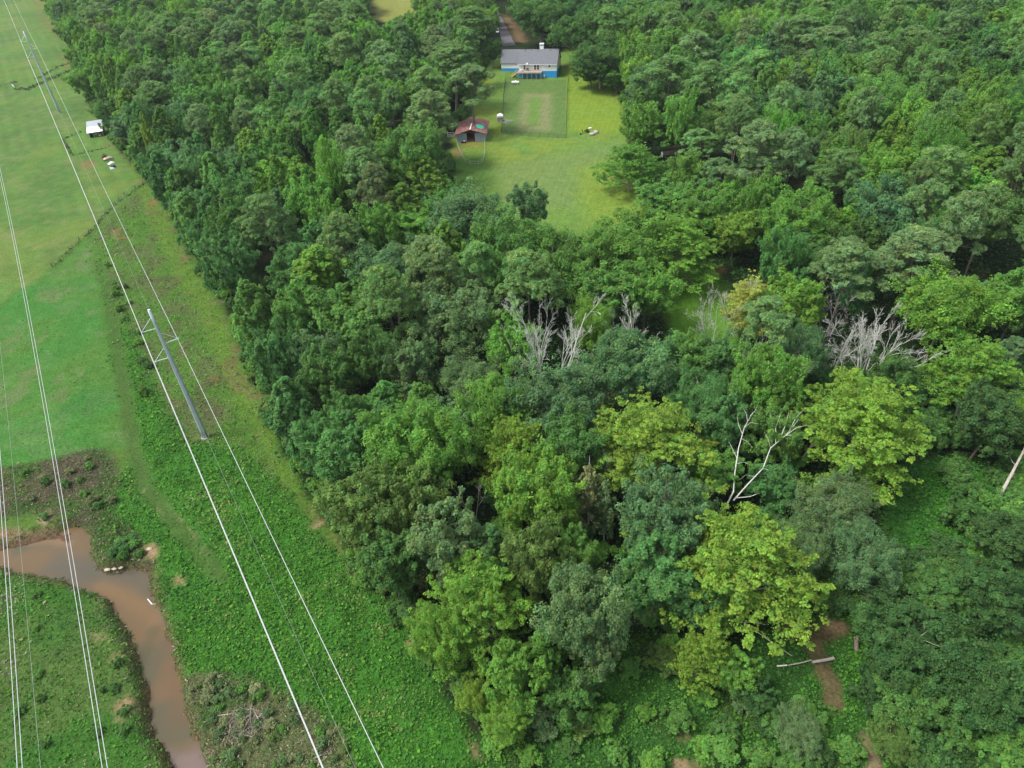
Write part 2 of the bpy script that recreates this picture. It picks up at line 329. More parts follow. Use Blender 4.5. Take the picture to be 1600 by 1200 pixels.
up_ = Z_upper(gx, gy); la_ = Z_lawn(gx, gy)
mow[:, 0] = np.maximum(up_*.07*sstep(fbm(gx, gy, 30, 2, 31), .4, .6), la_*.035)
hh = np.array(gxy(870, 121))-np.array(gxy(811, 121)); hh /= np.linalg.norm(hh)
mow[:, 2] = np.where(la_ > .3, (gx*hh[0]+gy*hh[1])/10, (gx*wn[0]+gy*wn[1])*.38/10)
mow[:, 3] = 1
a = gme.color_attributes.new('Mow', 'FLOAT_COLOR', 'POINT'); a.data.foreach_set('color', mow.ravel())
tag(link('ground', gme), kind='structure')

# water: a sheet filling the creek bed
def water():
    m, t, b = mat('muddy_water')
    at = N(t, 'ShaderNodeAttribute', attribute_name='Col'); t.links.new(at.outputs['Color'], b.inputs['Base Color'])
    b.inputs['Roughness'].default_value = .12; b.inputs['IOR'].default_value = 1.33; b.inputs['Specular IOR Level'].default_value = .35
    ge = N(t, 'ShaderNodeNewGeometry'); n = N(t, 'ShaderNodeTexNoise'); n.inputs['Scale'].default_value = 1.8; n.inputs['Detail'].default_value = 4
    t.links.new(ge.outputs['Position'], n.inputs['Vector'])
    bp = N(t, 'ShaderNodeBump'); bp.inputs['Strength'].default_value = .25; bp.inputs['Distance'].default_value = .04
    t.links.new(n.outputs[0], bp.inputs['Height']); t.links.new(bp.outputs[0], b.inputs['Normal'])
    x = np.arange(-190, -18, .6); y = np.arange(24, 105, .6); X, Y = np.meshgrid(x, y)
    k = ZC(X, Y) if False else None
    d = sdist(ZC.p, X.ravel(), Y.ravel()); d = np.where(inside(ZC.p, X.ravel(), Y.ravel()), d, -d).reshape(X.shape)
    keep = d > -2.2
    idx = -np.ones(X.shape, int); idx[keep] = np.arange(keep.sum())
    q = keep[:-1, :-1] & keep[1:, :-1] & keep[:-1, 1:] & keep[1:, 1:]
    F = np.stack([idx[:-1, :-1][q], idx[:-1, 1:][q], idx[1:, 1:][q], idx[1:, :-1][q]], 1)
    Xk, Yk = X[keep], Y[keep]
    n1 = fbm(Xk, Yk, 7, 3, 40)
    c = np.zeros((len(Xk), 3)); c[:] = lin((132, 110, 80))
    def mx(m_, cc, s=1.):
        m_ = np.clip(m_*s, 0, 1)[:, None]; c[:] = c*(1-m_)+m_*lin(cc)
    mx(sstep(n1, .45, .65), (106, 104, 82), .8)
    mx(Zone([(90, 865), (140, 870), (235, 895), (240, 925), (190, 905), (130, 912), (60, 900)], 2.2, 1.5, -1.3)(Xk, Yk), (106, 104, 92), .8)
    mx(Line([(155, 918), (190, 930), (225, 950), (242, 968)], 1.0, 1.0, .5, -1.3)(Xk, Yk), (150, 120, 84), .7)
    mx(Line([(236, 940), (254, 950), (250, 968)], 1.1, 1.0, .6, -1.3)(Xk, Yk), (146, 118, 92), .55)
    mx(Line([(270, 1010), (276, 1070), (290, 1120)], 1.6, 1.6, .8, -1.3)(Xk, Yk), (130, 104, 78), .6)
    mx(Line([(45, 848), (75, 846), (108, 850)], .6, .5, .3, -1.3)(Xk, Yk), (156, 126, 98), .7)
    mx(Zone([(250, 1180), (320, 1165), (345, 1260), (280, 1280)], 1.5, .8, -1.3)(Xk, Yk), (150, 132, 126), .8)  # pale cloud reflection painted into the water colour
    mx(Line([(240, 985), (230, 1010), (225, 1035)], .8, .6, .5, -1.3)(Xk, Yk), (98, 98, 66), .5)
    me = new_mesh('creek_water', np.stack([Xk, Yk, np.full(len(Xk), -1.3)], 1), F, c*.5, mats=[m])
    tag(link('creek_water', me), kind='structure')
water()

# ------------------------------------------------------------------ mesh builder for made things
class MB:
    def __init__(s): s.v = []; s.f = []; s.n = 0
    def add(s, v, f):
        s.v.append(np.asarray(v, float)); s.f += [tuple(int(i)+s.n for i in q) for q in f]; s.n += len(v); return s
    def box(s, c, d, rz=0, ry=0, rx=0):
        x, y, z = [q/2 for q in d]
        v = [Vector((a, b, e)) for a in (-x, x) for b in (-y, y) for e in (-z, z)]
        R = Matrix.Rotation(rz, 3, 'Z') @ Matrix.Rotation(ry, 3, 'Y') @ Matrix.Rotation(rx, 3, 'X')
        v = [tuple(R @ q + Vector(c)) for q in v]
        return s.add(v, [(0, 1, 3, 2), (4, 6, 7, 5), (0, 4, 5, 1), (2, 3, 7, 6), (0, 2, 6, 4), (1, 5, 7, 3)])
    def tube(s, pts, rad, n=8, cap=True):
        v, f = tube_np(pts, rad, n)
        b = s.n; s.add(v, f)
        if cap: s.f.append(tuple(b+i for i in range(n))[::-1]); s.f.append(tuple(s.n-n+i for i in range(n)))
        return s
    def poly(s, v): return s.add(v, [tuple(range(len(v)))])
    def prism(s, prof, axis_vec, base=(0, 0, 0)):
        """extrude a closed profile (list of 3-D points) along a vector"""
        n = len(prof); a = np.array(prof, float)+np.array(base); b = a+np.array(axis_vec, float)
        return s.add(np.vstack([a, b]), [tuple(range(n))[::-1], tuple(range(n, 2*n))]+[(i, (i+1) % n, n+(i+1) % n, n+i) for i in range(n)])
    def build(s, name, m, parent=None, smooth=False, loc=None):
        me = bpy.data.meshes.new(name); me.from_pydata([tuple(p) for p in np.vstack(s.v)], [], s.f); me.materials.append(m)
        if smooth: me.polygons.foreach_set('use_smooth', np.ones(len(me.polygons), bool))
        me.update(); return link(name, me, parent, loc)
def tube_np(pts, rad, n=6):
    pts = np.asarray(pts, float); rad = np.broadcast_to(rad, (len(pts),))
    t = np.gradient(pts, axis=0); t /= np.linalg.norm(t, axis=1)[:, None]+1e-9
    ref = np.where(np.abs(t[:, 2:3]) > .9, np.array([[1., 0, 0]]), np.array([[0, 0, 1.]]))
    # keep one reference along the whole tube so rings do not twist
    ref = np.repeat(ref[:1], len(pts), 0) if np.abs((ref[0]*t).sum(1)).max() < .97 else ref
    u = np.cross(t, ref); u /= np.linalg.norm(u, axis=1)[:, None]+1e-9; w_ = np.cross(t, u)
    a = np.linspace(0, 2*math.pi, n, endpoint=False)
    V = pts[:, None, :]+rad[:, None, None]*(np.cos(a)[None, :, None]*u[:, None, :]+np.sin(a)[None, :, None]*w_[:, None, :])
    m = len(pts); i = np.arange(m-1)[:, None]*n; j = np.arange(n)[None, :]; j2 = (j+1) % n
    F = np.stack([i+j, i+j2, i+n+j2, i+n+j], -1).reshape(-1, 4)
    return V.reshape(-1, 3), F
class Tubes:
    def __init__(s): s.V = []; s.F = []; s.n = 0
    def add(s, pts, rad, n=6):
        v, f = tube_np(pts, rad, n); s.V.append(v); s.F.append(f+s.n); s.n += len(v)
    def mesh(s, name, m): return new_mesh(name, np.vstack(s.V), np.vstack(s.F), smooth=True, mats=[m])

# ------------------------------------------------------------------ trees
def unit(v): return v/(np.linalg.norm(v, axis=-1, keepdims=True)+1e-9)
def quads(Pc, Nn, size, asp, rg, fold=.18):
    """leaf quads: centre, normal, size; folded a little along the middle by lifting two corners"""
    n = len(Pc); r = unit(rg.normal(size=(n, 3))); u = unit(np.cross(Nn, r)); v = np.cross(Nn, u)
    s = (np.broadcast_to(size, (n,))*(.5+1.15*rg.random(n)**1.6))[:, None]*.5
    a = Pc-u*s; b = Pc-v*s*asp+Nn*s*fold; c = Pc+u*s; d = Pc+v*s*asp+Nn*s*fold
    V = np.stack([a, b, c, d], 1).reshape(-1, 3)
    return V, np.arange(4*n).reshape(-1, 4)
def crown(kind, R, Hc, zb, seed, nl, nk, nq, leaf, asp=.8):
    """crown mesh data: lobes > clusters > leaves. zb = height of the crown's underside"""
    rg = np.random.default_rng(seed)
    L = []; LR = []
    ph = rg.uniform(0, 6.28)
    ecc = rg.uniform(.84, 1.18)
    kd = unit(rg.normal(size=(7, 3))*np.array([1, 1, .7])); kw = rg.uniform(-.30, .42, 7)
    for i in range(nl):
        u = (i+.5)/nl; th = i*2.39996+rg.normal()*.35+ph
        if kind == 'round':
            c = -.55+1.5*u**.8; c = min(max(c+rg.normal()*.08, -.7), .97); s = math.sqrt(1-c*c); q = rg.uniform(.58, .86)
            p = (R*q*s*math.cos(th)*ecc, R*q*s*math.sin(th)/ecc, zb+Hc*(.42+.5*c*q*1.05)); lr = R*rg.choice([.15, .2, .27, .36], p=[.25, .3, .3, .15])
        elif kind == 'flame':
            h = u; prof = (math.sin(math.pi*min(1, (h*.86+.14))**.8)**.75)*1.0
            q = rg.uniform(.5, .9); p = (R*q*prof*math.cos(th), R*q*prof*math.sin(th), zb+Hc*(h*.88+.02)); lr = R*rg.uniform(.24, .36)*(1.15-.55*h)
        elif kind == 'spray':
            lay = math.sqrt(rg.uniform(.05, 1)); h = rg.uniform(0, 1)
            prof = (1-h)**.55*.95+.1; p = (R*lay*prof*math.cos(th)*ecc, R*lay*prof*math.sin(th)/ecc, zb+Hc*(.08+.86*h*(1-.35*lay))-R*.1*lay*lay); lr = R*rg.uniform(.17, .27)
        elif kind == 'pine':
            h = rg.uniform(0, 1)**.8; prof = (1-h**2.2)**.6*rg.uniform(.45, 1); p = (R*prof*math.cos(th), R*prof*math.sin(th), zb+Hc*(.08+.86*h)); lr = R*rg.uniform(.2, .33)
        elif kind == 'cone':
            h = u**.85; prof = (1-h)*.9+.08; p = (R*prof*rg.uniform(.5, 1)*math.cos(th), R*prof*rg.uniform(.5, 1)*math.sin(th), zb+Hc*h*.95); lr = R*rg.uniform(.2, .3)*(1.1-.5*h)
        else:  # shrub
            c = u*1.0; s = math.sqrt(max(0, 1-c*c)); q = rg.uniform(.4, .85)
            p = (R*q*s*math.cos(th), R*q*s*math.sin(th), zb+Hc*(.25+.6*c*q)); lr = R*rg.uniform(.25, .4)
        L.append(p); LR.append(lr)
    L = np.array(L); LR = np.array(LR)
    cen = np.array([0, 0, zb+Hc*.4])
    out = unit(L-cen)
    if kind in ('round', 'flame', 'shrub', 'spray', 'pine'):
        gsc = 1+(np.clip(out @ kd.T, 0, 1)**3 @ kw)*(1 if kind != 'pine' else .6)
        L = cen+(L-cen)*gsc[:, None]
    sq = {'round': (1, 1.0), 'flame': (.85, 1.75), 'spray': (1.25, .36), 'pine': (1.12, .58), 'cone': (1, .9), 'shrub': (1, .85)}[kind]
    cs = {'round': 1.05, 'flame': 1.25, 'spray': .4, 'pine': .75, 'cone': .9, 'shrub': .9}[kind]
    P = []; NN = []; CC = []
    # clusters
    K = nk; n = nl*K
    d = unit(rg.normal(size=(nl, K, 3))+out[:, None, :]*.75+np.array([0, 0, .35]))
    rr = (LR[:, None]*rg.uniform(.62, 1.02, (nl, K)))[..., None]
    cl = L[:, None, :]+d*rr*np.array([sq[0], sq[0], sq[1]])
    crad = LR[:, None]*rg.uniform(.3, .5, (nl, K))
    if kind in ('spray', 'round'):
        az_ = unit(np.stack([L[:, 0], L[:, 1], (.35 if kind == 'spray' else .9)*np.hypot(L[:, 0], L[:, 1])+.2], 1))
        tt_ = rg.uniform(-.7, 1.25, (nl, K, 1))
        side = rg.normal(size=(nl, K, 3))*np.array([1, 1, .45])
        cl2 = L[:, None, :]+az_[:, None, :]*tt_*LR[:, None, None]*1.5+side*LR[:, None, None]*(.42-.22*tt_.clip(0, 1))
        if kind == 'spray': cl = cl2; crad = LR[:, None]*rg.uniform(.24, .42, (nl, K))*(1.25-.5*(tt_[..., 0].clip(0, 1)))
        else:
            pick = rg.random((nl, 1, 1)) < .5; cl = np.where(pick, cl2, cl)
    tint = rg.uniform(.82, 1.18, (nl, 1))*rg.uniform(.8, 1.22, (nl, K))
    hue = rg.normal(0, .06, (nl, K))
    q = nq
    d2 = unit(rg.normal(size=(nl, K, q, 3))+d[:, :, None, :]*.55+np.array([0, 0, .25]))
    rad = crad[..., None, None]*rg.uniform(.25, 1, (nl, K, q, 1))**.6
    pts = cl[:, :, None, :]+d2*rad*np.array([1, 1, cs])
    nr = unit(d2*.8+np.array([0, 0, 1.0])+rg.normal(size=d2.shape)*.5)
    tl = (tint[..., None]*rg.uniform(.8, 1.2, (nl, K, q)))
    colr = np.stack([tl*(1+hue[..., None]*1.6), tl, tl*(1-hue[..., None])], -1)
    P.append(pts.reshape(-1, 3)); NN.append(nr.reshape(-1, 3)); CC.append(colr.reshape(-1, 3))
    V, F = quads(P[0], NN[0], leaf, asp, rg)
    C = np.repeat(CC[0], 4, 0)
    # a loose inner layer of bigger leaves
    m = int(len(P[0])*.07); dd = unit(rg.normal(size=(m, 3))); pi = cen+dd*np.array([R*.52, R*.52, Hc*.34])*rg.uniform(.5, 1, (m, 1))
    if kind in ('pine', 'spray'): m = 0
    if m:
        V2, F2 = quads(pi, unit(dd+np.array([0, 0, .5])), leaf*2.3, .8, rg)
        F = np.vstack([F, F2+len(V)]); V = np.vstack([V, V2]); C = np.vstack([C, np.full((len(V2), 3), .85)])
    return V, F, np.clip(C, .3, 1.8), L
def limbs(L, Ht, r0, seed, kind, nlimb=16):
    rg = np.random.default_rng(seed+99); T = Tubes()
    bend = rg.normal(size=2)*.02*Ht
    hs = np.linspace(-.6, Ht*(.97 if kind in ('pine', 'cone', 'flame') else .8), 9)
    tr = np.stack([bend[0]*np.sin(hs/Ht*3), bend[1]*np.sin(hs/Ht*2.4), hs], 1)
    rr = r0*(1-.88*np.clip(hs/Ht, 0, 1)**.9); rr[0] = r0*1.25
    T.add(tr, rr, 8)
    idx = rg.permutation(len(L))[:nlimb]
    for i in idx:
        p = L[i]; rad = math.hypot(p[0], p[1])
        z0 = max(p[2]-rad*rg.uniform(.5, .9)-.5, Ht*.12) if kind != 'pine' else max(p[2]-rad*.15-.3, Ht*.2)
        z0 = min(z0, Ht*.78)
        k = z0/Ht; b = np.array([bend[0]*math.sin(k*3), bend[1]*math.sin(k*2.4), z0])
        m = (b+p)/2+np.array([0, 0, rg.uniform(-.4, .4)])+rg.normal(size=3)*.25
        r1 = r0*(1-.88*k)*.5
        T.add([b, (b+m)/2+rg.normal(size=3)*.1, m, (m+p)/2, p], [r1, r1*.8, r1*.62, r1*.42, r1*.2], 5)
        for _ in range(2):
            e = m+(p-m)*.5+rg.normal(size=3)*rad*.22
            T.add([m, (m+e)/2+rg.normal(size=3)*.1, e], [r1*.5, r1*.32, r1*.12], 4)
    return T
PROTO = {}
def proto(key, kind, R, Ht, Hc, nl, nk, nq, leaf, asp=.8, seed=0, needle=False, bark=None, r0=None, nlimb=16):
    zb = Ht-Hc
    V, F, C, L = crown(kind, R, Hc, zb, seed, nl, nk, nq, leaf, asp)
    cm = new_mesh('crown_'+key, V, F, C, mats=[M_needle if needle else M_leaf])
    T = limbs(L, Ht, r0 or Ht*.014, seed, kind, nlimb)
    PROTO[key] = dict(crown=cm, trunk=T.mesh('trunk_'+key, bark or M_bark), R=R, Ht=Ht, Hc=Hc, kind=kind)
for i in range(5): proto('round%d' % i, 'round', 6.5, 19, 14+i*.4, 46, 14, 44, .34, seed=100+i)
for i in range(3): proto('big%d' % i, 'round', 9, 21, 15.5, 80, 15, 44, .34, seed=200+i, bark=M_palebark)
for i in range(5): proto('flame%d' % i, 'flame', 4.6, 21, 16.5, 46, 12, 40, .36, seed=300+i)
for i in range(3): proto('spray%d' % i, 'spray', 9, 20, 15, 120, 15, 34, .29, seed=400+i, bark=M_palebark, nlimb=30)
for i in range(5): proto('pine%d' % i, 'pine', 5.6, 25, 12.5, 48, 14, 42, .42, .30, seed=500+i, needle=True, nlimb=26)
for i in range(2): proto('fine%d' % i, 'round', 6.5, 16, 13, 64, 16, 44, .23, .5, seed=600+i, bark=M_palebark)
for i in range(2): proto('cone%d' % i, 'cone', 3.2, 14, 12, 36, 10, 30, .36, seed=700+i)
for i in range(4): proto('shrub%d' % i, 'shrub', 2.6, 3.6, 3.4, 18, 13, 40, .22, .7, seed=800+i, nlimb=6, r0=.07)
for i in range(2): proto('sparse%d' % i, 'flame', 3., 17, 13, 26, 9, 16, .34, seed=900+i, bark=M_dead, nlimb=24)

# colours: leaf albedo
G = {'bottle': (.058, .138, .036), 'deep': (.082, .190, .042), 'blue': (.088, .222, .060), 'mid': (.114, .262, .050), 'bright': (.125, .280, .044), 'lime': (.150, .300, .042), 'yellow': (.190, .315, .042),
     'sage': (.128, .222, .080), 'olive': (.125, .215, .048), 'pine': (.135, .255, .076), 'pinegrey': (.158, .265, .096), 'gold': (.34, .40, .09), 'dry': (.23, .27, .12), 'bluesage': (.105, .220, .080)}
ADJ = {'bottle': 'bottle green', 'deep': 'dark green', 'blue': 'blue-green', 'mid': 'mid green', 'bright': 'bright green', 'lime': 'lime green', 'yellow': 'yellow-green', 'sage': 'grey-green', 'olive': 'olive green',
       'pine': 'dark needled', 'pinegrey': 'grey-green needled', 'gold': 'golden yellow', 'dry': 'sparse brownish', 'bluesage': 'soft blue-green'}
TREES = []   # individual trees (dict)
used = []    # (x, y, r)
NAME = {'round': 'broadleaf_tree', 'big': 'broadleaf_tree', 'flame': 'broadleaf_tree', 'spray': 'broadleaf_tree', 'fine': 'broadleaf_tree', 'pine': 'pine_tree', 'cone': 'broadleaf_tree', 'shrub': 'shrub', 'sparse': 'broadleaf_tree'}
def fam(k): return k.rstrip('0123456789')
trng = np.random.default_rng(11)
def add_tree(x, y, key, s, sz, c, label=None, z=None, individual=True, tilt=(0, 0)):
    c = np.array(G[c] if isinstance(c, str) else c)
    TREES.append(dict(x=float(x), y=float(y), key=key, s=float(s), sz=float(sz), c=c, label=label, tilt=tilt, hand=label is not None or individual, cn=None))
    used.append((float(x), float(y), PROTO[key]['R']*s)); return TREES[-1]
def hand(px, py, wpx, ht, key, cname, label=None, tilt=(0, 0), vary=.02):
    """a tree whose crown's middle shows at (px, py) and is wpx wide"""
    p = PROTO[key]; zc = ht*(1-.52*p['Hc']/p['Ht'])
    P = gp(px, py, zc); s = wpx*mpp(P)/(2*p['R']*1.02)
    c = np.array(G[cname])*(1+trng.normal(0, vary, 3))
    t = add_tree(P[0], P[1], key, s, ht/p['Ht'], c, label, tilt=tilt); t['cn'] = cname; return t

# --- prominent trees, near to far
HT = [
 # px, py, width, height, proto, colour, label
 (1152, 872, 215, 20, 'spray0', 'yellow', 'big spreading yellow-green tree above the dirt path, lowest of the yellow trees'),
 (1100, 1020, 85, 11, 'spray2', 'yellow', 'small yellow-green tree with layered sprays below the big yellow tree'),
 (1012, 690, 190, 20, 'spray1', 'yellow', 'broad yellow-green tree in the middle of the wood with grey limbs showing'),
 (1350, 655, 200, 20, 'spray2', 'yellow', 'wide flat-layered yellow-green tree below the white fan of dead stems'),
 (800, 700, 100, 20, 'spray1', 'yellow', 'yellow-green tree left of the thin half-bare tree, upper of the pair'),
 (838, 770, 130, 19, 'big1', 'lime', 'lime-yellow tree left of the thin half-bare tree, lower of the pair'),
 (655, 700, 150, 20, 'big0', 'bright', 'large round bright green tree beside the black gap near the wood corner'),
 (560, 800, 110, 17, 'round0', 'olive', 'olive green tree at the corner of the wood by the vine field'),
 (640, 790, 110, 18, 'round1', 'olive', 'olive tree just inside the wood corner, right of the corner tree'),
 (612, 880, 110, 16, 'round3', 'deep', 'dark tree on the field edge below the wood corner'),
 (700, 850, 120, 19, 'round2', 'sage', 'grey-green tree above the olive-lime tree on the wood edge'),
 (745, 930, 165, 19, 'spray0', 'lime', 'olive-lime tree on the wood edge with pale bare twigs in its crown'),
 (690, 1000, 95, 15, 'fine0', 'lime', 'feathery lime tree standing over the vine field edge'),
 (915, 960, 135, 20, 'big2', 'sage', 'large grey-green tree with hanging lobes below the middle of the wood'),
 (935, 1010, 85, 15, 'round4', 'sage', 'grey-green lower crown tucked under the large grey-green tree'),
 (835, 880, 90, 18, 'round0', 'olive', 'olive tree between the lime tree and the blue-green mound'),
 (1040, 810, 130, 18, 'big1', 'bluesage', 'broad blue-green mound with a bleached dead limb on top'),
 (1025, 900, 125, 16, 'round2', 'blue', 'blue-green tree below the bleached dead limb'),
 (1090, 950, 80, 12, 'round3', 'blue', 'small dark blue-green tree left of the yellow tree over the path'),
 (865, 640, 140, 17, 'big0', 'bluesage', 'soft blue-green mound below the two tall bare trees'),
 (985, 575, 140, 18, 'big2', 'bluesage', 'soft blue-green mound right of the tall bare trees'),
 (925, 505, 80, 16, 'fine1', 'lime', 'lime tree just right of the bare antler-like tree'),
 (1195, 600, 105, 19, 'big1', 'bright', 'round bright green tree with a brown leaning trunk'),
 (1475, 480, 140, 20, 'big2', 'lime', 'lime green tree right of the white fan of dead stems, upper of two'),
 (1525, 575, 130, 18, 'spray1', 'lime', 'lime green tree on a dark leaning trunk at the right, lower of two'),
 (1300, 800, 120, 14, 'fine0', 'sage', 'grey-green fine-leaved tree left of the bright clearing, upper one'),
 (1250, 860, 110, 13, 'fine1', 'sage', 'grey-green fine-leaved tree behind the big yellow tree'),
 (1345, 875, 120, 14, 'fine0', 'bluesage', 'blue-green fine-leaved tree on the left rim of the bright clearing'),
 (1545, 655, 110, 16, 'round3', 'bottle', 'dark glossy tree above the grey leaning snag'),
 (1505, 800, 65, 6, 'shrub0', 'deep', 'dark bush on the right rim of the bright clearing'),
 (1580, 840, 100, 9, 'round1', 'bottle', 'dark small tree below the grey leaning snag'),
 (715, 495, 135, 19, 'big1', 'sage', 'large grey-green oak-like tree left of the tall bare trees'),
 (735, 600, 110, 14, 'fine1', 'sage', 'willowy grey-green tree beside the dark hollow'),
 (610, 430, 120, 21, 'big2', 'bluesage', 'tall blue-green tree in the middle of the left woods'),
 (505, 440, 110, 22, 'flame0', 'lime', 'flame-shaped lime tree in the left woods'),
 (470, 490, 80, 19, 'round2', 'mid', 'mid green tree below the flame-shaped lime tree'),
 (560, 500, 110, 19, 'round0', 'mid', 'mid green tree between the lime flame tree and the grey oak'),
 (640, 570, 80, 18, 'round4', 'sage', 'grey-green tree left of the willowy tree'),
 (800, 400, 120, 21, 'big0', 'mid', 'big mid green tree at the foot of the lawn, left one'),
 (870, 420, 110, 20, 'big1', 'mid', 'mid green tree at the foot of the lawn, right of the big one'),
 (735, 345, 130, 22, 'big2', 'bluesage', 'blue-green tree on the lower left corner of the lawn'),
 (825, 325, 65, 18, 'round1', 'bluesage', 'small pale green tree poking up in front of the lawn'),
 (1058, 378, 130, 19, 'spray2', 'lime', 'lime tree on the lower right corner of the lawn'),
 (972, 385, 130, 18, 'big0', 'bright', 'bright green tree below the lawn next to the lime tree'),
 (950, 460, 110, 18, 'round3', 'mid', 'mid green tree above the antler-like bare tree'),
 (1010, 455, 90, 17, 'round0', 'bright', 'bright green tree left of the small grass notch'),
 (1180, 465, 85, 16, 'spray0', 'gold', 'golden yellow tree beside the small grass notch'),
 (1240, 480, 95, 18, 'round2', 'lime', 'lime tree right of the golden yellow tree'),
 (1320, 415, 90, 23, 'pine0', 'pinegrey', 'grey pine above the grey twiggy dead tree'),
 (1425, 405, 110, 22, 'pine1', 'pinegrey', 'broad grey pine above the lime trees at the right'),
 (1250, 350, 110, 20, 'big1', 'bright', 'bright green tree up the slope from the golden tree'),
 (1185, 235, 90, 26, 'pine2', 'pinegrey', 'pale pine right of the fallen tank, in front of darker pines'),
 (1045, 120, 80, 27, 'pine3', 'pine', 'tall open pine with bare grey limbs on the right edge of the lawn'),
 (1110, 130, 80, 26, 'pine4', 'pine', 'tall pine just right of the open pine by the lawn'),
 (988, 85, 55, 24, 'round1', 'lime', 'lime-topped tree on the upper right edge of the lawn'),
 (938, 92, 95, 19, 'big0', 'deep', 'big dark tree right of the blue and white house'),
 (925, 112, 60, 11, 'round2', 'deep', 'low dark tree in front of the big dark tree right of the house'),
 (965, 118, 60, 12, 'round3', 'mid', 'low mid green tree at the upper right lawn corner'),
 (905, 60, 80, 21, 'big1', 'deep', 'dark tree behind the right end of the blue and white house'),
 (845, 35, 85, 22, 'big2', 'deep', 'dark tree behind the white chimney of the house'),
 (770, 85, 34, 14, 'round3', 'deep', 'dark small tree overhanging the garage end of the house'),
 (705, 95, 80, 26, 'pine0', 'pine', 'pine with grey limbs left of the garage, nearest the lawn'),
 (735, 130, 66, 25, 'pine3', 'pinegrey', 'grey pine on the lawn edge between garage and barn'),
 (740, 45, 60, 25, 'pine1', 'pine', 'pine left of the gravel drive'),
 (672, 178, 70, 25, 'pine2', 'pinegrey', 'grey pine behind the red-roofed barn'),
 (650, 235, 95, 22, 'big2', 'mid', 'mid green tree with bright tips left of the barn'),
 (985, 250, 84, 16, 'spray1', 'bright', 'loose bright green tree on the right edge of the lawn'),
 (1035, 315, 95, 15, 'round3', 'mid', 'mid green tree on the lawn edge below the loose bright green tree'),
 (1052, 200, 70, 16, 'round4', 'mid', 'mid green tree behind the loose bright green lawn tree'),
 (1290, 70, 85, 24, 'pine4', 'pinegrey', 'big rounded pine in the upper right woods'),
 (1240, 130, 70, 22, 'round2', 'lime', 'lime-tipped tree left of the big rounded pine'),
 (1430, 55, 45, 24, 'flame1', 'lime', 'narrow lime-tipped tree in the upper right woods'),
 (1490, 45, 50, 24, 'round0', 'bluesage', 'egg-shaped blue-green tree near the upper right corner'),
 (185, 130, 42, 24, 'flame2', 'lime', 'tall lime tree near the left wood edge above the metal shed'),
 (235, 215, 24, 22, 'flame3', 'yellow', 'narrow yellow tree right of the metal shed in the wood edge'),
 (275, 85, 40, 23, 'flame4', 'lime', 'lime-topped tree in the upper left woods'),
 (335, 345, 55, 19, 'flame0', 'blue', 'pointed blue-green tree on the left wood edge below the wooden fence end'),
 (365, 420, 70, 19, 'round1', 'blue', 'blue-green edge tree above the steel pole base'),
 (395, 490, 70, 19, 'flame2', 'mid', 'mid green edge tree level with the steel pole top'),
 (430, 560, 75, 20, 'round4', 'blue', 'dense blue-green edge tree right of the steel pole'),
 (455, 640, 75, 18, 'flame4', 'blue', 'blue-green edge tree level with the steel pole base'),
 (510, 590, 90, 20, 'round3', 'deep', 'dark tree just inside the edge right of the steel pole'),
 (545, 660, 80, 17, 'round2', 'deep', 'dark tree left of the black gap near the wood corner'),
 (500, 690, 75, 16, 'round1', 'blue', 'blue-green edge tree above the wood corner'),
 (590, 560, 70, 18, 'round0', 'deep', 'dark tree in the shade left of the grey-green oak'),
 (805, 1050, 85, 13, 'round1', 'bright', 'bright green tree near the bottom of the wood'),
 (850, 1020, 70, 12, 'flame1', 'mid', 'mid green narrow tree under the large grey-green tree'),
 (890, 1085, 80, 9, 'round4', 'deep', 'dark glossy-leaved tree at the lower end of the wood'),
 (740, 1090, 55, 8, 'fine1', 'yellow', 'yellowish feathery tree at the lower tip of the wood'),
 (790, 1125, 80, 7, 'fine0', 'lime', 'low lime tree beneath the yellowish feathery tree'),
 (1150, 1050, 70, 8, 'round2', 'bright', 'bright green small tree under the big yellow tree'),
 (1430, 1010, 150, 11, 'big1', 'bottle', 'broad dark green tree right of the hollow stump'),
 (1470, 930, 110, 9, 'round3', 'deep', 'dark tree below the bright clearing'),
 (1545, 940, 100, 12, 'round0', 'bottle', 'dark tree left of the pale twig heap at the right edge'),
 (1440, 1110, 110, 8, 'round1', 'deep', 'dark tree near the bottom right, left of the last ones'),
 (1540, 1080, 140, 11, 'big2', 'bottle', 'large dark tree in the bottom right corner area'),
 (1570, 1170, 110, 7, 'round4', 'mid', 'mid green tree in the bottom right corner'),
 (1250, 1140, 80, 5, 'fine1', 'sage', 'low grey-green tree left of the lower dirt path'),
 (1175, 1085, 60, 5, 'round0', 'bottle', 'dark low tree below and left of the fallen log'),
 (1390, 1160, 70, 6, 'fine0', 'olive', 'low olive tree right of the pale dirt track'),
 (1130, 665, 80, 15, 'round2', 'blue', 'shaded blue-green tree behind the broken leaning trunk'),
 (1215, 680, 80, 14, 'round1', 'mid', 'mid green tree left of the wide layered yellow-green tree'),
 (1120, 740, 90, 11, 'round3', 'mid', 'low mid green tree at the foot of the broken leaning trunk'),
 (1210, 760, 80, 10, 'round4', 'blue', 'low blue-green tree right of the broken leaning trunk'),
 (900, 870, 70, 15, 'round2', 'mid', 'mid green tree below the thin half-bare tree'),
 (1120, 560, 80, 15, 'round4', 'blue', 'dark blue-green tree below the grey twiggy group'),
 (1255, 555, 80, 14, 'fine0', 'bluesage', 'blue-green tree mixed with white twigs left of the white fan'),
 (1075, 562, 80, 15, 'round1', 'mid', 'mid green tree under the grass notch'),
 (920, 765, 52, 19, 'sparse0', 'dry', 'thin half-bare tree with brownish leaves between the yellow trees'),
 (945, 790, 40, 15, 'sparse1', 'sage', 'thin half-bare grey-green tree beside the brownish one'),
 (1590, 470, 90, 18, 'round2', 'mid', 'mid green tree at the right edge above the lime trees'),
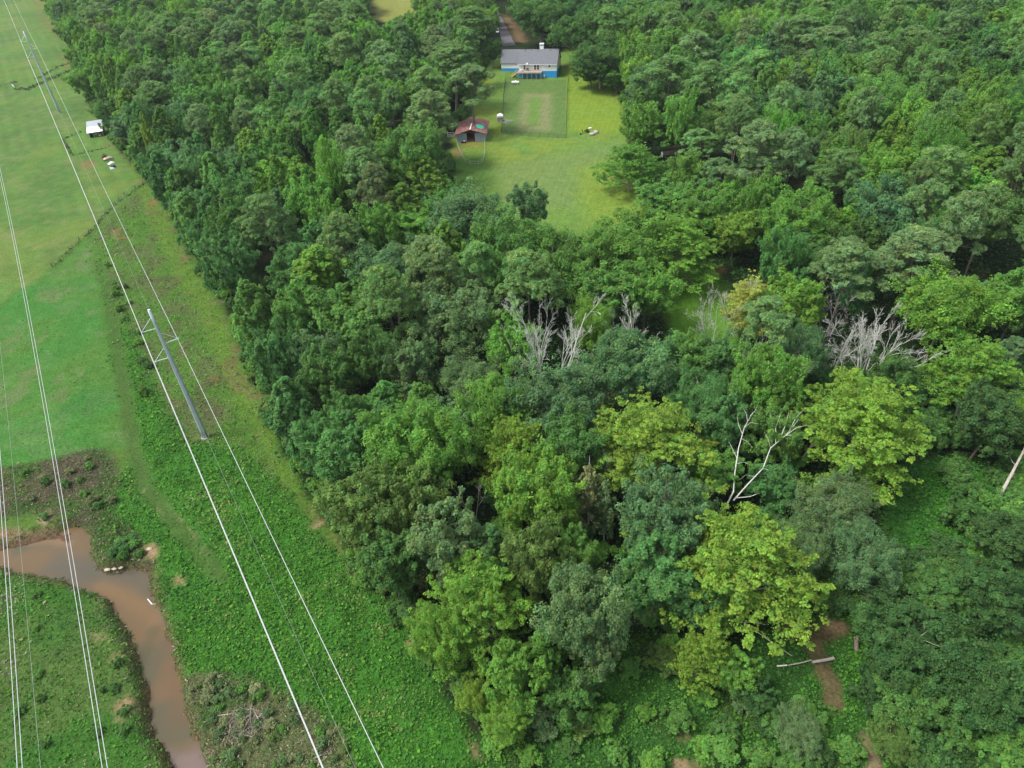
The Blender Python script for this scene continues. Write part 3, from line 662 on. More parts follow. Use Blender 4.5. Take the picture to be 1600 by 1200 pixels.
 (1400, 590, 70, 13, 'round4', 'deep', 'dark tree in the hollow right of the white fan of dead stems'),
]
for h in HT: hand(*h)

# --- fill the woods
wpoly = np.array(Z_forest.p)
def crown_hits(x, y, r, f): 
    u = np.array(used); return (np.hypot(u[:, 0]-x, u[:, 1]-y) < (u[:, 2]+r)*f).any()
CLEAR = [Z_lawn, Z_notch, Z_toplawn, Z_under, Z_low, Z_path2]
house_c = gxy(825, 100)
cell = 9.2
cand = []
frng = np.random.default_rng(21)
for yy in np.arange(60, 740, cell*.9):
    for xx in np.arange(-420, 420, cell):
        x = xx+frng.uniform(-.45, .45)*cell; y = yy+frng.uniform(-.45, .45)*cell
        cand.append((x, y))
cand = np.array(cand)
cx_, cy_ = cand[:, 0], cand[:, 1]
ok = Z_forest(cx_, cy_) > .5
PXg, PYg, Wg = proj(cx_, cy_, np.full(len(cx_), 12.))
ok &= (PXg > -90) & (PXg < 1690) & (PYg > -70) & (PYg < 1290)
bx, by, _ = proj(cx_, cy_, np.zeros(len(cx_)))
def near_zone(z, d):
    return (np.where(inside(z.p, cx_, cy_), 0, sdist(z.p, cx_, cy_)) < d)
for z, d in ((Z_lawn, 2.2), (Z_notch, 4), (Z_toplawn, 8), (Z_under, 3.5), (Z_low, 3), (Z_soil, 2)): ok &= ~near_zone(z, d)
ok &= sdist(Z_drive.p, cx_, cy_, False) > 7.5
ok &= np.hypot(cx_-house_c[0], cy_-house_c[1]) > 19
g2 = gxy(605, 62); ok &= ~((np.hypot(cx_-g2[0], (cy_-g2[1])/1.6) < 9))
# stay off the mown edge
ew = [tuple(gxy(*p)) for p in edge_px]
ok &= sdist(ew, cx_, cy_, False) > 2.6
# lawn must stay visible: nothing tall right below it
WIN = [(780, 460, 915, 585, 620), (1285, 475, 1402, 592, 600), (1060, 425, 1150, 535, 545), (1092, 640, 1256, 850, 850), (775, 68, 900, 125, 125), (696, 183, 768, 262, 262), (762, 18, 802, 76, 80), (1028, 234, 1066, 250, 250),
       (1118, 625, 1162, 712, 715), (1486, 625, 1530, 700, 700), (582, 0, 645, 22, 25), (766, 120, 990, 345, 430), (1385, 740, 1560, 920, 900), (595, 715, 640, 750, 900), (1535, 690, 1602, 795, 800)]
WIN = [(a, b, c, d, gxy((a+c)/2, e)[1]) for a, b, c, d, e in WIN]
def blocks(x, y, r, ht, hc):
    for a, b, c, d, Yt in WIN:
        if y > Yt+1: continue
        for zz, k in ((ht*.93, .45), (ht-hc*.5, .85), (ht-hc*.85, .7)):
            qx, qy, qw = proj(x, y, zz); q = r*k*FPX/qw
            if qx+q > a and qx-q < c and qy+q*.6 > b and qy-q*.6 < d: return True
    return False
cand = cand[ok]; bxx = bx[ok]; byy = by[ok]
order = np.argsort(cand[:, 1])
for i in order:
    x, y = cand[i]; px, py = bxx[i], byy[i]
    n = float(fbm(np.array([x]), np.array([y]), 55, 2, 51)[0]); m = frng.random()
    right = px > 1000+ (py-200)*.2
    ed = float(sdist(ew, np.array([x]), np.array([y]), False)[0])
    if py > 640 and px > 900: kset = [('round', .6), ('big', .2), ('fine', .2)]
    elif right: kset = [('pine', .26 if py < 420 else .14), ('big', .22), ('round', .38), ('flame', .14)]
    elif ed < 14: kset = [('flame', .45), ('round', .55)]
    elif px < 700 and py < 130: kset = [('pine', .3), ('flame', .35), ('round', .35)]
    else: kset = [('flame', .42), ('round', .34), ('big', .08), ('pine', .16)]
    ks, ws = zip(*kset); ws = np.array(ws)/sum(ws); k = ks[frng.choice(len(ks), p=ws)]
    nv = {'round': 5, 'big': 3, 'flame': 5, 'pine': 5, 'fine': 2}[k]
    key = k+str(frng.integers(nv)); p = PROTO[key]
    s = frng.uniform(.7, 1.18)*(1.08 if y > 250 else .94)
    if k == 'flame': s *= 1.12
    if k == 'big': s *= .85
    r = p['R']*s
    if crown_hits(x, y, r, .62): continue
    ht = frng.uniform(17, 24) if y > 130 else frng.uniform(14, 19)
    if k == 'pine': ht = frng.uniform(22, 27)
    if ed < 7: ht *= .78
    if inside(Zone([(1380, 500), (1750, 500), (1750, 900), (1380, 700)]).p, np.array([x]), np.array([y]))[0]: ht *= .75
    # trees in front of the lawn and clearings stay lower
    dl = float(sdist(Z_lawn.p, np.array([x]), np.array([y]))[0])
    if dl < 22 and y < 215: ht = min(ht, 15)
    if blocks(x, y, r, ht, p['Hc']*ht/p['Ht']): continue
    if k == 'pine': cn = frng.choice(['pine', 'pinegrey', 'pine'])
    elif ed < 26 and py > 240: cn = frng.choice(['blue', 'blue', 'deep', 'mid', 'bluesage'])
    elif n > .6: cn = frng.choice(['bright', 'lime', 'mid', 'bright'])
    elif n < .4: cn = frng.choice(['deep', 'blue', 'mid', 'bluesage'])
    else: cn = frng.choice(['mid', 'bright', 'deep', 'bluesage', 'mid', 'lime', 'olive'], p=[.3, .2, .14, .12, .1, .09, .05])
    c = np.array(G[cn])*(1+frng.normal(0, .10))*(1+frng.normal(0, .05, 3))
    c = c*(1.12 if y > 200 else 1.); t = add_tree(x, y, key, s, ht/p['Ht'], c); t['hand'] = False; t['cn'] = cn

# --- low edge growth and shrubs
srng = np.random.default_rng(31)
def shrub(x, y, s, cn, label=None, sz=None):
    k = 'shrub%d' % srng.integers(4); c = np.array(G[cn])*(1+srng.normal(0, .1))
    t = dict(x=float(x), y=float(y), key=k, s=s, sz=sz or s*srng.uniform(.8, 1.25), c=c, label=label, tilt=(0, 0), hand=True, cn=cn); TREES.append(t); return t
for (a, b), (c2, d2) in zip(ew[2:-1], ew[3:]):
    L_ = math.hypot(c2-a, d2-b); n = int(L_/3.4)
    for k in range(n):
        u = (k+srng.random())/n; x = a+(c2-a)*u+srng.uniform(1.2, 3.8); y = b+(d2-b)*u+srng.normal()*1.
        shrub(x, y, srng.uniform(.55, 1.0), srng.choice(['mid', 'blue', 'bright', 'olive', 'deep']))
lw = Z_lawn.p; lw = lw+[lw[0]]
for (a, b), (c2, d2) in zip(lw[4:], lw[5:]):
    L_ = math.hypot(c2-a, d2-b); n = int(L_/4.2)
    for k in range(n):
        u = (k+srng.random())/n; x = a+(c2-a)*u; y = b+(d2-b)*u
        if abs(x-gxy(735, 222)[0]) < 10 and abs(y-gxy(735, 222)[1]) < 12: continue
        o_ = unit(np.array([d2-b, a-c2]))*srng.uniform(.5, 3)*-1
        if inside(Z_lawn.p, np.array([x+o_[0]]), np.array([y+o_[1]]))[0]: o_ = -o_
        shrub(x+o_[0], y+o_[1], srng.uniform(.7, 1.25), srng.choice(['mid', 'deep', 'bright', 'olive']))
def scatter_shrubs(px_poly, n, smin, smax, cols, seed):
    r = np.random.default_rng(seed); z = [tuple(gxy(*q)) for q in px_poly]; a = np.array(z); k = 0; tr = 0; pts = []
    while k < n and tr < 6000:
        tr += 1; x = r.uniform(a[:, 0].min(), a[:, 0].max()); y = r.uniform(a[:, 1].min(), a[:, 1].max())
        if not inside(z, np.array([x]), np.array([y]))[0]: continue
        if max(Z_path2(np.array([x]), np.array([y]))[0], Z_path1(np.array([x]), np.array([y]))[0], Z_path3(np.array([x]), np.array([y]))[0], ZC(np.array([x]), np.array([y]))[0]) > .05: continue
        s = r.uniform(smin, smax); q_ = (np.array([x]), np.array([y])); pp = proj(x, y, 0.)
        if 1185 < pp[0] < 1360 and 955 < pp[1] < 1112: continue
        if min(float(sdist(Z_path2.p, *q_, False)[0]), float(sdist(Z_path1.p, *q_, False)[0])) < 1.3+s*2.2: continue
        if any(math.hypot(x-p[0], y-p[1]) < (s+p[2])*1.35 for p in pts): continue
        pts.append((x, y, s)); shrub(x, y, s, r.choice(cols)); k += 1
scatter_shrubs([(800, 1130), (960, 1030), (1060, 1000), (1200, 1060), (1250, 1210), (780, 1220)], 26, .45, .9, ['mid', 'olive', 'bright', 'sage', 'deep'], 1)
scatter_shrubs([(1320, 900), (1620, 880), (1640, 1220), (1400, 1220), (1330, 1060)], 42, .6, 1.2, ['bottle', 'bottle', 'deep', 'mid'], 2)
scatter_shrubs([(1200, 1060), (1290, 1060), (1300, 1120), (1340, 1150), (1340, 1220), (1180, 1220)], 16, .4, .8, ['bottle', 'deep', 'mid'], 3)
scatter_shrubs([(720, 760), (1240, 640), (1380, 700), (1300, 950), (1060, 990), (900, 1060), (760, 1060)], 60, .7, 1.4, ['mid', 'deep', 'blue', 'bright'], 4)
scatter_shrubs([(1180, 950), (1260, 900), (1400, 880), (1600, 860), (1640, 1220), (1340, 1220), (1330, 1010)], 60, .8, 1.5, ['bottle', 'bottle', 'deep', 'bottle', 'mid'], 22)
scatter_shrubs([(1480, 740), (1600, 730), (1640, 900), (1520, 900)], 22, .6, 1.2, ['deep', 'mid'], 5)
scatter_shrubs([(575, 45), (590, 40), (650, 30), (665, 45), (640, 75), (575, 75)], 18, 1., 1.9, ['mid', 'bright', 'deep'], 11)
scatter_shrubs([(1240, 590), (1440, 590), (1500, 690), (1420, 700), (1290, 640)], 16, .8, 1.5, ['deep', 'mid', 'blue'], 12)
scatter_shrubs([(1000, 262), (1090, 255), (1100, 310), (1010, 320)], 12, .9, 1.7, ['mid', 'bright', 'deep'], 33)
scatter_shrubs([(160, 400), (190, 390), (230, 520), (250, 640), (200, 600)], 14, .25, .5, ['mid', 'bright', 'deep'], 6)
scatter_shrubs([(300, 1058), (400, 1066), (470, 1105), (540, 1160), (560, 1220), (330, 1220)], 60, .16, .36, ['olive', 'sage', 'sage', 'dry', 'mid'], 7)
scatter_shrubs([(160, 860), (210, 840), (240, 900), (175, 885)], 7, .3, .5, ['blue', 'mid'], 8)
scatter_shrubs([(0, 740), (160, 710), (200, 800), (140, 820), (0, 800)], 16, .22, .42, ['deep', 'mid', 'dry'], 9)
scatter_shrubs([(0, 905), (130, 935), (200, 1050), (200, 1200), (0, 1200)], 12, .2, .36, ['deep', 'mid'], 10)

# ------------------------------------------------------------------ labels for the unnamed trees
def region(t):
    px, py, _ = proj(t['x'], t['y'], 14.)
    if py > 900: return 'at the bottom of the wood' if px < 1330 else 'in the bottom right corner'
    if px < 330+max(0, (py-250)*.55) and py > 240: return 'on the left wood edge'
    if px < 330: return 'beside the hay field' if py < 240 else 'near the left wood edge'
    if py < 110:
        if px < 560: return 'in the upper left woods'
        if px < 760: return 'around the grey-roofed house'
        if px < 960: return 'behind the blue-white house'
        if px < 1280: return 'right of the house'
        return 'in the upper right corner'
    if py < 300:
        if px < 520: return 'between hay field and barn'
        if px < 760: return 'left of the barn'
        if px < 1260: return 'right of the lawn'
        return 'at the right frame edge'
    if py < 520:
        if px < 560: return 'right of the field fence'
        if px < 900: return 'below the lawn'
        if px < 1200: return 'around the grass notch'
        return 'above the white dead fan'
    if px < 700: return 'deep in the left woods'
    if px < 1100: return 'around the tall bare trees'
    return 'around the bright clearing'
KIND = {'round': 'round-crowned tree', 'big': 'broad-crowned tree', 'flame': 'upright pointed tree', 'pine': 'pine tree', 'fine': 'fine-leaved tree', 'spray': 'layered tree', 'shrub': 'bush', 'cone': 'conical tree', 'sparse': 'thin tree'}
def view_size(t):
    P = PROTO[t['key']]; w_ = float((np.array([t['x'], t['y'], 10])-CAM) @ FW); return P['R']*t['s']/w_
def ORD(q, n, suf, first, last):
    if q == 0: return first
    if q == n-1: return last
    return ['', 'second', 'third', 'fourth', 'fifth', 'sixth', 'seventh', 'eighth', 'ninth', 'tenth', 'eleventh', 'twelfth', 'thirteenth', 'fourteenth', 'fifteenth', 'sixteenth', 'seventeenth', 'eighteenth'][min(q, 17)]+' '+suf
def finish_trees():
    groups = {}
    for t in TREES: groups.setdefault(NAME[fam(t['key'])], []).append(t)
    indiv = []; rest = []
    for nm, ts in groups.items():
        ts.sort(key=lambda t: (0 if t['label'] else 1, -view_size(t)))
        px = [proj(t['x'], t['y'], 14.) for t in ts]
        inv = [t for t, p in zip(ts, px) if -60 < p[0] < 1660 and -60 < p[1] < 1280]
        rest += [t for t, p in zip(ts, px) if not (-60 < p[0] < 1660 and -60 < p[1] < 1280)]
        indiv += inv[:300]; rest += inv[300:]
    buckets = {}
    for t in indiv:
        if not t['label']: buckets.setdefault((fam(t['key']), t['cn'], region(t)), []).append(t)
    for (fk, cn, rg_), ts in buckets.items():
        base = '%s %s' % (ADJ[cn].replace(' needled', '').replace('mid green', 'mid-green').replace('dark green', 'dark'), KIND[fk])
        pl = base+('es' if base.endswith('sh') else 's'); grp = '%s %s' % (pl, rg_)
        for t in ts: t['px'], t['py'], _ = proj(t['x'], t['y'], 14.)
        if len(ts) == 1: ts[0]['label'] = 'the only %s %s' % (base, rg_); continue
        for t in ts: t['group'] = grp
        if len(ts) == 2:
            a_, b_ = sorted(ts, key=lambda t: t['px']); a_['label'] = 'left one of two %s %s' % (pl, rg_); b_['label'] = 'right one of two %s %s' % (pl, rg_); continue
        if len(ts) <= 6:
            for q, t in enumerate(sorted(ts, key=lambda t: t['px'])): t['label'] = '%s %s, %s' % (base, rg_, ORD(q, len(ts), 'from the left', 'leftmost of them', 'rightmost of them'))
            continue
        ts2 = sorted(ts, key=lambda t: -t['py']); nr = max(2, int(round(len(ts)**.5*.75))); per = math.ceil(len(ts)/nr)
        for ro in range(0, len(ts2), per):
            row = sorted(ts2[ro:ro+per], key=lambda t: t['px']); rn = ['front', 'second', 'third', 'fourth', 'fifth', 'sixth', 'seventh', 'eighth', 'ninth', 'tenth', 'eleventh', 'twelfth'][min(ro//per, 11)]
            for q, t in enumerate(row): t['label'] = '%s %s, %s row, %s' % (base, rg_, rn, ORD(q, len(row), 'from left', 'leftmost', 'rightmost'))
    for t in indiv:
        nm = NAME[fam(t['key'])]; P = PROTO[t['key']]; z = tz1(t['x'], t['y'])
        e = thing(nm, t['label'], {'pine_tree': 'pine tree', 'broadleaf_tree': 'tree', 'shrub': 'bush'}[nm], (t['x'], t['y'], z-.05), 0)
        if t.get('group'): e['group'] = t['group']
        e.rotation_euler = (t['tilt'][0], t['tilt'][1], trng.uniform(0, 6.28)); e.scale = (t['s'], t['s'], t['sz'])
        c = link('crown' if nm != 'shrub' else 'foliage', P['crown'], e); c.color = tuple(t['c'])+(1,)
        link('trunk' if nm != 'shrub' else 'stem', P['trunk'], e)
        t['obj'] = e
    return indiv, rest
INDIV, REST = finish_trees()
print('trees individual', len(INDIV), 'rest', len(REST))

def far_wood(rest):
    keys = sorted({fam(t['key']) for t in rest}); protos = [k for k in PROTO if fam(k) in keys]
    src = []
    for k in protos:
        o = next((t for t in INDIV if t['key'] == k), None)
        if o: src.append((k, [c for c in o['obj'].children if c.name.startswith(('crown', 'foliage'))][0]))
    ind = {k: i for i, (k, _) in enumerate(src)}
    rest = [t for t in rest if t['key'] in ind]
    n = len(rest)
    me = bpy.data.meshes.new('distant_woods'); me.vertices.add(n)
    me.vertices.foreach_set('co', np.array([(t['x'], t['y'], tz1(t['x'], t['y'])) for t in rest], np.float32).ravel()); me.update()
    def at(nm, ty, data):
        a = me.attributes.new(nm, ty, 'POINT'); a.data.foreach_set({'FLOAT': 'value', 'INT': 'value', 'FLOAT_VECTOR': 'vector', 'FLOAT_COLOR': 'color'}[ty], data)
    at('idx', 'INT', np.array([ind[t['key']] for t in rest], np.int32))
    at('scl', 'FLOAT_VECTOR', np.array([(t['s'], t['s'], t['sz']) for t in rest], np.float32).ravel())
    at('rot', 'FLOAT', trng.uniform(0, 6.28, n).astype(np.float32))
    at('tcol', 'FLOAT_COLOR', np.array([tuple(t['c'])+(1,) for t in rest], np.float32).ravel())
    at('isinst', 'FLOAT', np.ones(n, np.float32))
    ng = bpy.data.node_groups.new('woods', 'GeometryNodeTree')
    ng.interface.new_socket('Geometry', in_out='INPUT', socket_type='NodeSocketGeometry'); ng.interface.new_socket('Geometry', in_out='OUTPUT', socket_type='NodeSocketGeometry')
    gi = ng.nodes.new('NodeGroupInput'); go = ng.nodes.new('NodeGroupOutput'); jn = ng.nodes.new('GeometryNodeJoinGeometry')
    def na(nm, ty):
        q = ng.nodes.new('GeometryNodeInputNamedAttribute'); q.data_type = ty; q.inputs[0].default_value = nm
        return next(o for o in q.outputs if o.enabled and o.name == 'Attribute')
    outs = []
    for k, o in src:
        oi = ng.nodes.new('GeometryNodeObjectInfo'); oi.transform_space = 'ORIGINAL'; oi.inputs['Object'].default_value = o; oi.inputs['As Instance'].default_value = True
        cmpn = ng.nodes.new('FunctionNodeCompare'); cmpn.data_type = 'INT'; cmpn.operation = 'EQUAL'
        ia = [s for s in cmpn.inputs if s.enabled]
        ng.links.new(na('idx', 'INT'), ia[0]); ia[1].default_value = ind[k]
        ip = ng.nodes.new('GeometryNodeInstanceOnPoints')
        ng.links.new(gi.outputs[0], ip.inputs['Points']); ng.links.new(cmpn.outputs[0], ip.inputs['Selection']); ng.links.new(oi.outputs['Geometry'], ip.inputs['Instance'])
        cb = ng.nodes.new('ShaderNodeCombineXYZ'); ng.links.new(na('rot', 'FLOAT'), cb.inputs[2])
        er = ng.nodes.new('FunctionNodeEulerToRotation'); ng.links.new(cb.outputs[0], er.inputs[0]); ng.links.new(er.outputs[0], ip.inputs['Rotation'])
        ng.links.new(na('scl', 'FLOAT_VECTOR'), ip.inputs['Scale'])
        outs.append(ip.outputs[0])
    for o in reversed(outs): ng.links.new(o, jn.inputs[0])
    ng.links.new(jn.outputs[0], go.inputs[0])
    ob = link('distant_woods', me); md = ob.modifiers.new('woods', 'NODES'); md.node_group = ng
    ob.color = (.045, .09, .03, 1)
    tag(ob, 'far mixed green wood filling the top of the picture', 'woods', kind='stuff')
if REST: far_wood(REST)
#PART2
# ------------------------------------------------------------------ leafy ground cover (nobody could count it)
def cover(name, label, maskf, bb, dens, size, cols, h, seed, asp=.8, up=1.0, clump=1.6, thr=.0, fade=None):
    r = np.random.default_rng(seed); x0, x1, y0, y1 = bb; n = int((x1-x0)*(y1-y0)*dens)
    X = r.uniform(x0, x1, n); Y = r.uniform(y0, y1, n); m = maskf(X, Y)
    if thr: m = m*(fbm(X, Y, 3.5, 3, seed+3) > thr)
    px, py, _ = proj(X, Y, np.zeros(n))
    k = (r.random(n) < m) & (px > -60) & (px < 1660) & (py < 1260) & (py > -20)
    if fade: k &= r.random(n) < np.clip(fade/np.hypot(X, Y), 0, 1)**1.2
    X = X[k]; Y = Y[k]; n = len(X)
    c1 = fbm(X, Y, clump, 3, seed)
    z = tz(X, Y)+h*(c1*1.3-.25).clip(0, 1)*r.uniform(.3, 1, n)+.03
    Nn = unit(r.normal(size=(n, 3))*.55+np.array([0, 0, up]))
    V, F = quads(np.stack([X, Y, z], 1), Nn, size*(1+.002*np.hypot(X, Y))*r.choice([.6, .8, 1.1, 1.5], n, p=[.35, .3, .25, .1]), asp, r)
    cc = np.array([G[c] if isinstance(c, str) else c for c in cols]); sel = (fbm(X, Y, 6, 3, seed+1)*1.6-.3+r.normal(0, .16, n)).clip(0, .999)
    C = cc[(sel*len(cc)).astype(int)]*r.uniform(.7, 1.3, (n, 1))*(1+r.normal(0, .06, (n, 3)))
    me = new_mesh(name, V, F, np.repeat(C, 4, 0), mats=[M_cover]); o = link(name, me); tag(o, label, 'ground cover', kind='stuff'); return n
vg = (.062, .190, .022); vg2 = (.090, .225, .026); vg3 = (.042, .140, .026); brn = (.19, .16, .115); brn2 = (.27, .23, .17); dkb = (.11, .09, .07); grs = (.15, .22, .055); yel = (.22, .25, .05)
soft = lambda X, Y: (1-.93*np.maximum(Z_track(X, Y), Z_rut(X, Y)))*(1-sum(z(X, Y) for z in DIRT).clip(0, 1)*.95)
n_ = 0
n_ += cover('vine_cover', 'bright green vines matted over the power line corridor beside the wood', lambda X, Y: Z_vine(X, Y)*soft(X, Y)*(1-Z_brush(X, Y)*.8)*(1-.65*Z_verge(X, Y)), (-95, 20, 28, 215), 27, .26, [vg3, vg, vg, vg2, vg3, vg2, vg3, vg, grs], .8, 61, fade=75)
n_ += cover('creek_edge_weeds', 'ragged weeds and dead stems overhanging the creek banks', Line(creek_px+[creek_px[0]], 1.2, .8, .9, z=-1.3), (-190, -15, 24, 105), 26, .24, [vg3, brn, vg, dkb, vg, brn2, vg3, vg2], 1.0, 81, asp=.45, up=.5)
n_ += cover('corridor_weeds', 'mixed brown and green weeds under the steel pole', lambda X, Y: Z_row(X, Y)*(1-.6*Z_verge(X, Y)), (-170, 0, 70, 290), 11, .26, [brn, vg3, vg, dkb, grs, vg, grs, brn2, grs, vg, vg2], .8, 62, asp=.5, up=.6, fade=120)
n_ += cover('bank_weeds', 'brown and green weeds on the creek bank below the meadow', lambda X, Y: Z_bank(X, Y)*soft(X, Y)*(1-Z_sand(X, Y)), (-160, -40, 60, 110), 18, .24, [dkb, brn, vg3, vg, brn, brn2, vg3, vg, vg2], .9, 63, asp=.45, up=.6)
n_ += cover('creek_bend_weeds', 'dense green weeds on the inside of the creek bend', lambda X, Y: Z_island(X, Y)*soft(X, Y), (-120, -30, 24, 90), 13, .27, [vg3, vg3, vg, vg, vg2, grs, brn2], .7, 64, asp=.55, up=.8)
n_ += cover('understory_cover', 'low green growth on the open ground at the lower right', lambda X, Y: np.maximum(Z_low(X, Y), Z_under(X, Y))*(1-np.maximum(Z_path2(X, Y), np.maximum(Z_path1(X, Y), Z_path3(X, Y))))*soft(X, Y), (-12, 105, 26, 112), 22, .27, [(.045, .13, .026), (.060, .165, .026), vg3, (.075, .20, .026), vg, vg], .7, 65)
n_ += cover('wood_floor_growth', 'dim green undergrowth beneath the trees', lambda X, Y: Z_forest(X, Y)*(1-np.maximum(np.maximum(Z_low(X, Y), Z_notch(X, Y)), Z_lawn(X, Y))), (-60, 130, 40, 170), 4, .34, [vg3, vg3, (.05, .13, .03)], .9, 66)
n_ += cover('verge_grass', 'yellowish grass tufts along the foot of the wood', lambda X, Y: Z_verge(X, Y)*.9, (-170, 10, 45, 290), 5, .24, [grs, brn2, yel, grs, vg], .35, 67, asp=.3, up=.5, fade=100)
n_ += cover('reed_thicket', 'grey-brown reeds and dead stalks at the bottom by the creek', lambda X, Y: Z_brush(X, Y), (-55, -10, 28, 62), 30, .34, [brn2, (.34, .29, .22), G['olive'], G['sage'], (.12, .20, .06), (.30, .27, .18), G['sage'], (.09, .18, .05), (.14, .20, .07)], 1.1, 68, asp=.28, up=.25)
n_ += cover('dead_stalks', 'fallen grey-brown stalks matted beside the creek at the bottom', Zone([(345, 1155), (346, 1125), (378, 1104), (416, 1110), (428, 1136), (385, 1158)], .4, .6), (-55, -20, 35, 62), 26, 1.5, [(.30, .25, .20), (.22, .18, .15), (.38, .33, .27)], 1.0, 80, asp=.035, up=.9)
n_ += cover('pasture_grass', 'short grass tufts across the meadow by the creek', lambda X, Y: Z_mead(X, Y)*.9, (-190, -60, 70, 190), 2.2, .22, [vg3, (.05, .15, .03), grs, vg], .12, 69, asp=.35, up=.6, fade=130)
print('cover leaves', n_)

# ------------------------------------------------------------------ dead trees
def dead_mesh(name, m, Ht, r0, stems, spread, seed, levels=4, fan=.6, kids=5, hi=.35):
    rg = np.random.default_rng(seed); T = Tubes()
    def br(p, d, L, r, lv):
        k = 5; pts = [p]; dd = d
        for i in range(k-1):
            dd = unit(dd+rg.normal(size=3)*.11+np.array([0, 0, .10 if lv >= levels-1 else .03])); pts.append(pts[-1]+dd*L/(k-1))
        pts = np.array(pts); e = .28 if lv else .12
        T.add(pts, np.linspace(r, r*e, k), 6 if lv > 1 else 3)
        if lv == 0: return
        for c in range(kids if lv > 1 else kids-1):
            u = rg.uniform(hi if lv == levels else .2, 1); q = u*(k-1); i = min(int(q), k-2); b = pts[i]+(pts[i+1]-pts[i])*(q-i)
            t = unit(pts[i+1]-pts[i]); s = unit(np.cross(t, unit(rg.normal(size=3))))
            nd = unit(t*rg.uniform(.7, 1.1)+s*fan*rg.uniform(.6, 1.4))
            br(b, nd, L*(1-.45*u)*rg.uniform(.42, .68), max(r*(1-.75*u)*.56, .014), lv-1)
    for s in range(stems):
        a = s*2.4+rg.uniform(-.5, .5); sp = spread*rg.uniform(.5, 1.1) if stems > 1 else rg.normal()*.05
        d = unit(np.array([math.cos(a)*sp, math.sin(a)*sp, 1.])); br(np.array([math.cos(a)*r0*.7*(stems > 1), math.sin(a)*r0*.7*(stems > 1), -.3]), d, Ht*rg.uniform(.75, .9), r0*(1 if stems == 1 else .7), levels)
    me = T.mesh(name, m); return me
DM = {'fan': dead_mesh('dead_fan', M_dead, 15, .26, 6, .42, 1, 4, .36, 5, .22), 'tall': dead_mesh('dead_tall', M_dead, 16, .22, 1, 0, 2, 4, .55, 6, .35), 'twin': dead_mesh('dead_twin', M_dead, 15, .24, 3, .6, 3, 4, .5, 4, .3),
      'antler': dead_mesh('dead_antler', M_dead, 15, .30, 5, .9, 9, 4, .5, 5, .3), 'twiggy': dead_mesh('dead_twiggy', M_deadgrey, 14, .15, 4, .5, 4, 4, .6, 5, .25), 'snaggy': dead_mesh('dead_snag', M_dead, 8, .13, 2, .5, 5, 3, .6, 5, .3)}
DH = {'fan': 15, 'tall': 16, 'twin': 15, 'antler': 15, 'twiggy': 14, 'snaggy': 8}
def _w(me):
    a = np.empty(len(me.vertices)*3, np.float32); me.vertices.foreach_get('co', a); a = a.reshape(-1, 3); return float(np.ptp(np.percentile(a[:, :2], [4, 96], axis=0), axis=0).mean())
def _h(me):
    a = np.empty(len(me.vertices)*3, np.float32); me.vertices.foreach_get('co', a); return float(a.reshape(-1, 3)[:, 2].max())
DW = {k: _w(m) for k, m in DM.items()}; DH = {k: _h(m) for k, m in DM.items()}; print(DW, DH)
def h_for(P, py):
    lo, hi = 0., 60.
    for _ in range(40):
        m = (lo+hi)/2
        if proj(P[0], P[1], m)[1] > py: lo = m
        else: hi = m
    return lo
def dead(px, py, top, kind, wpx, label, rz=0, tilt=(0, 0), grp='bare dead trees standing in the wood'):
    P = gp(px, py); h = h_for(P, top); e = thing('dead_tree', label, 'dead tree', (P[0], P[1], tz1(P[0], P[1])), rz, grp)
    s = h/DH[kind]; nat = DW[kind]
    sx = min(wpx*mpp((P[0], P[1], h*.6))/nat, 1.2*h/DH[kind]); e.scale = (sx, sx, s); e.rotation_euler = (tilt[0], tilt[1], rz)
    link('branches', DM[kind], e)
dead(832, 620, 468, 'twin', 70, 'white bare tree with forked stem left of the antler-like one', .5)
dead(868, 625, 472, 'antler', 120, 'antler-like white bare tree with wide open forks beside the dark hollow', 1.9)
dead(1342, 604, 470, 'fan', 95, 'dense white fan of bare stems spreading from one base', .3)
dead(1298, 590, 470, 'tall', 55, 'tall thin white bare tree just left of the white fan', 2.)
dead(1312, 592, 530, 'snaggy', 26, 'short white snag between the tall bare tree and the white fan', 1.)
dead(1283, 540, 432, 'twiggy', 62, 'grey twiggy dead tree in front of the grey pine', .7)
dead(1240, 610, 512, 'twiggy', 80, 'white twiggy crown rising from blue-green leaves left of the fan', 2.2)
dead(1110, 560, 455, 'twiggy', 62, 'grey twiggy tree under the grass notch', 1.2)
dead(1142, 520, 425, 'snaggy', 48, 'white forked snag against the grass notch, left of the golden tree', 2.7)
dead(1108, 500, 440, 'snaggy', 16, 'thin white stub in the grass notch', .4)
dead(1095, 600, 510, 'twiggy', 60, 'low grey twigs left of the round bright green tree', 3.)
dead(1130, 605, 515, 'twiggy', 60, 'pale twigs above the round bright green tree', 4.1)
dead(1190, 590, 535, 'snaggy', 40, 'small white twigs on top of the round bright green tree', 5.)
dead(995, 580, 472, 'tall', 42, 'white bare trunk leaning over the soft blue-green mound', .9, (.1, .15))
dead(965, 575, 482, 'twiggy', 50, 'grey twigs behind the lime tree near the antler-like tree', 2.1)
dead(1025, 600, 528, 'snaggy', 50, 'white bare branches on the right of the soft blue-green mound', 1.1)
dead(930, 660, 590, 'snaggy', 40, 'white twigs on top of the lower soft blue-green mound', 3.3)
dead(742, 815, 745, 'snaggy', 44, 'small white dead tree in a gap near the wood corner', 2.5)
dead(1038, 850, 742, 'snaggy', 52, 'bleached dead limb rising from the broad blue-green mound', 1.4)
dead(1010, 870, 815, 'snaggy', 34, 'small bleached twig low on the broad blue-green mound', 4.)
dead(1245, 730, 636, 'tall', 46, 'white bare fan left of the wide layered yellow-green tree', 3.9)
dead(1467, 990, 962, 'snaggy', 34, 'small pale twig heap in the bottom right growth', .6)
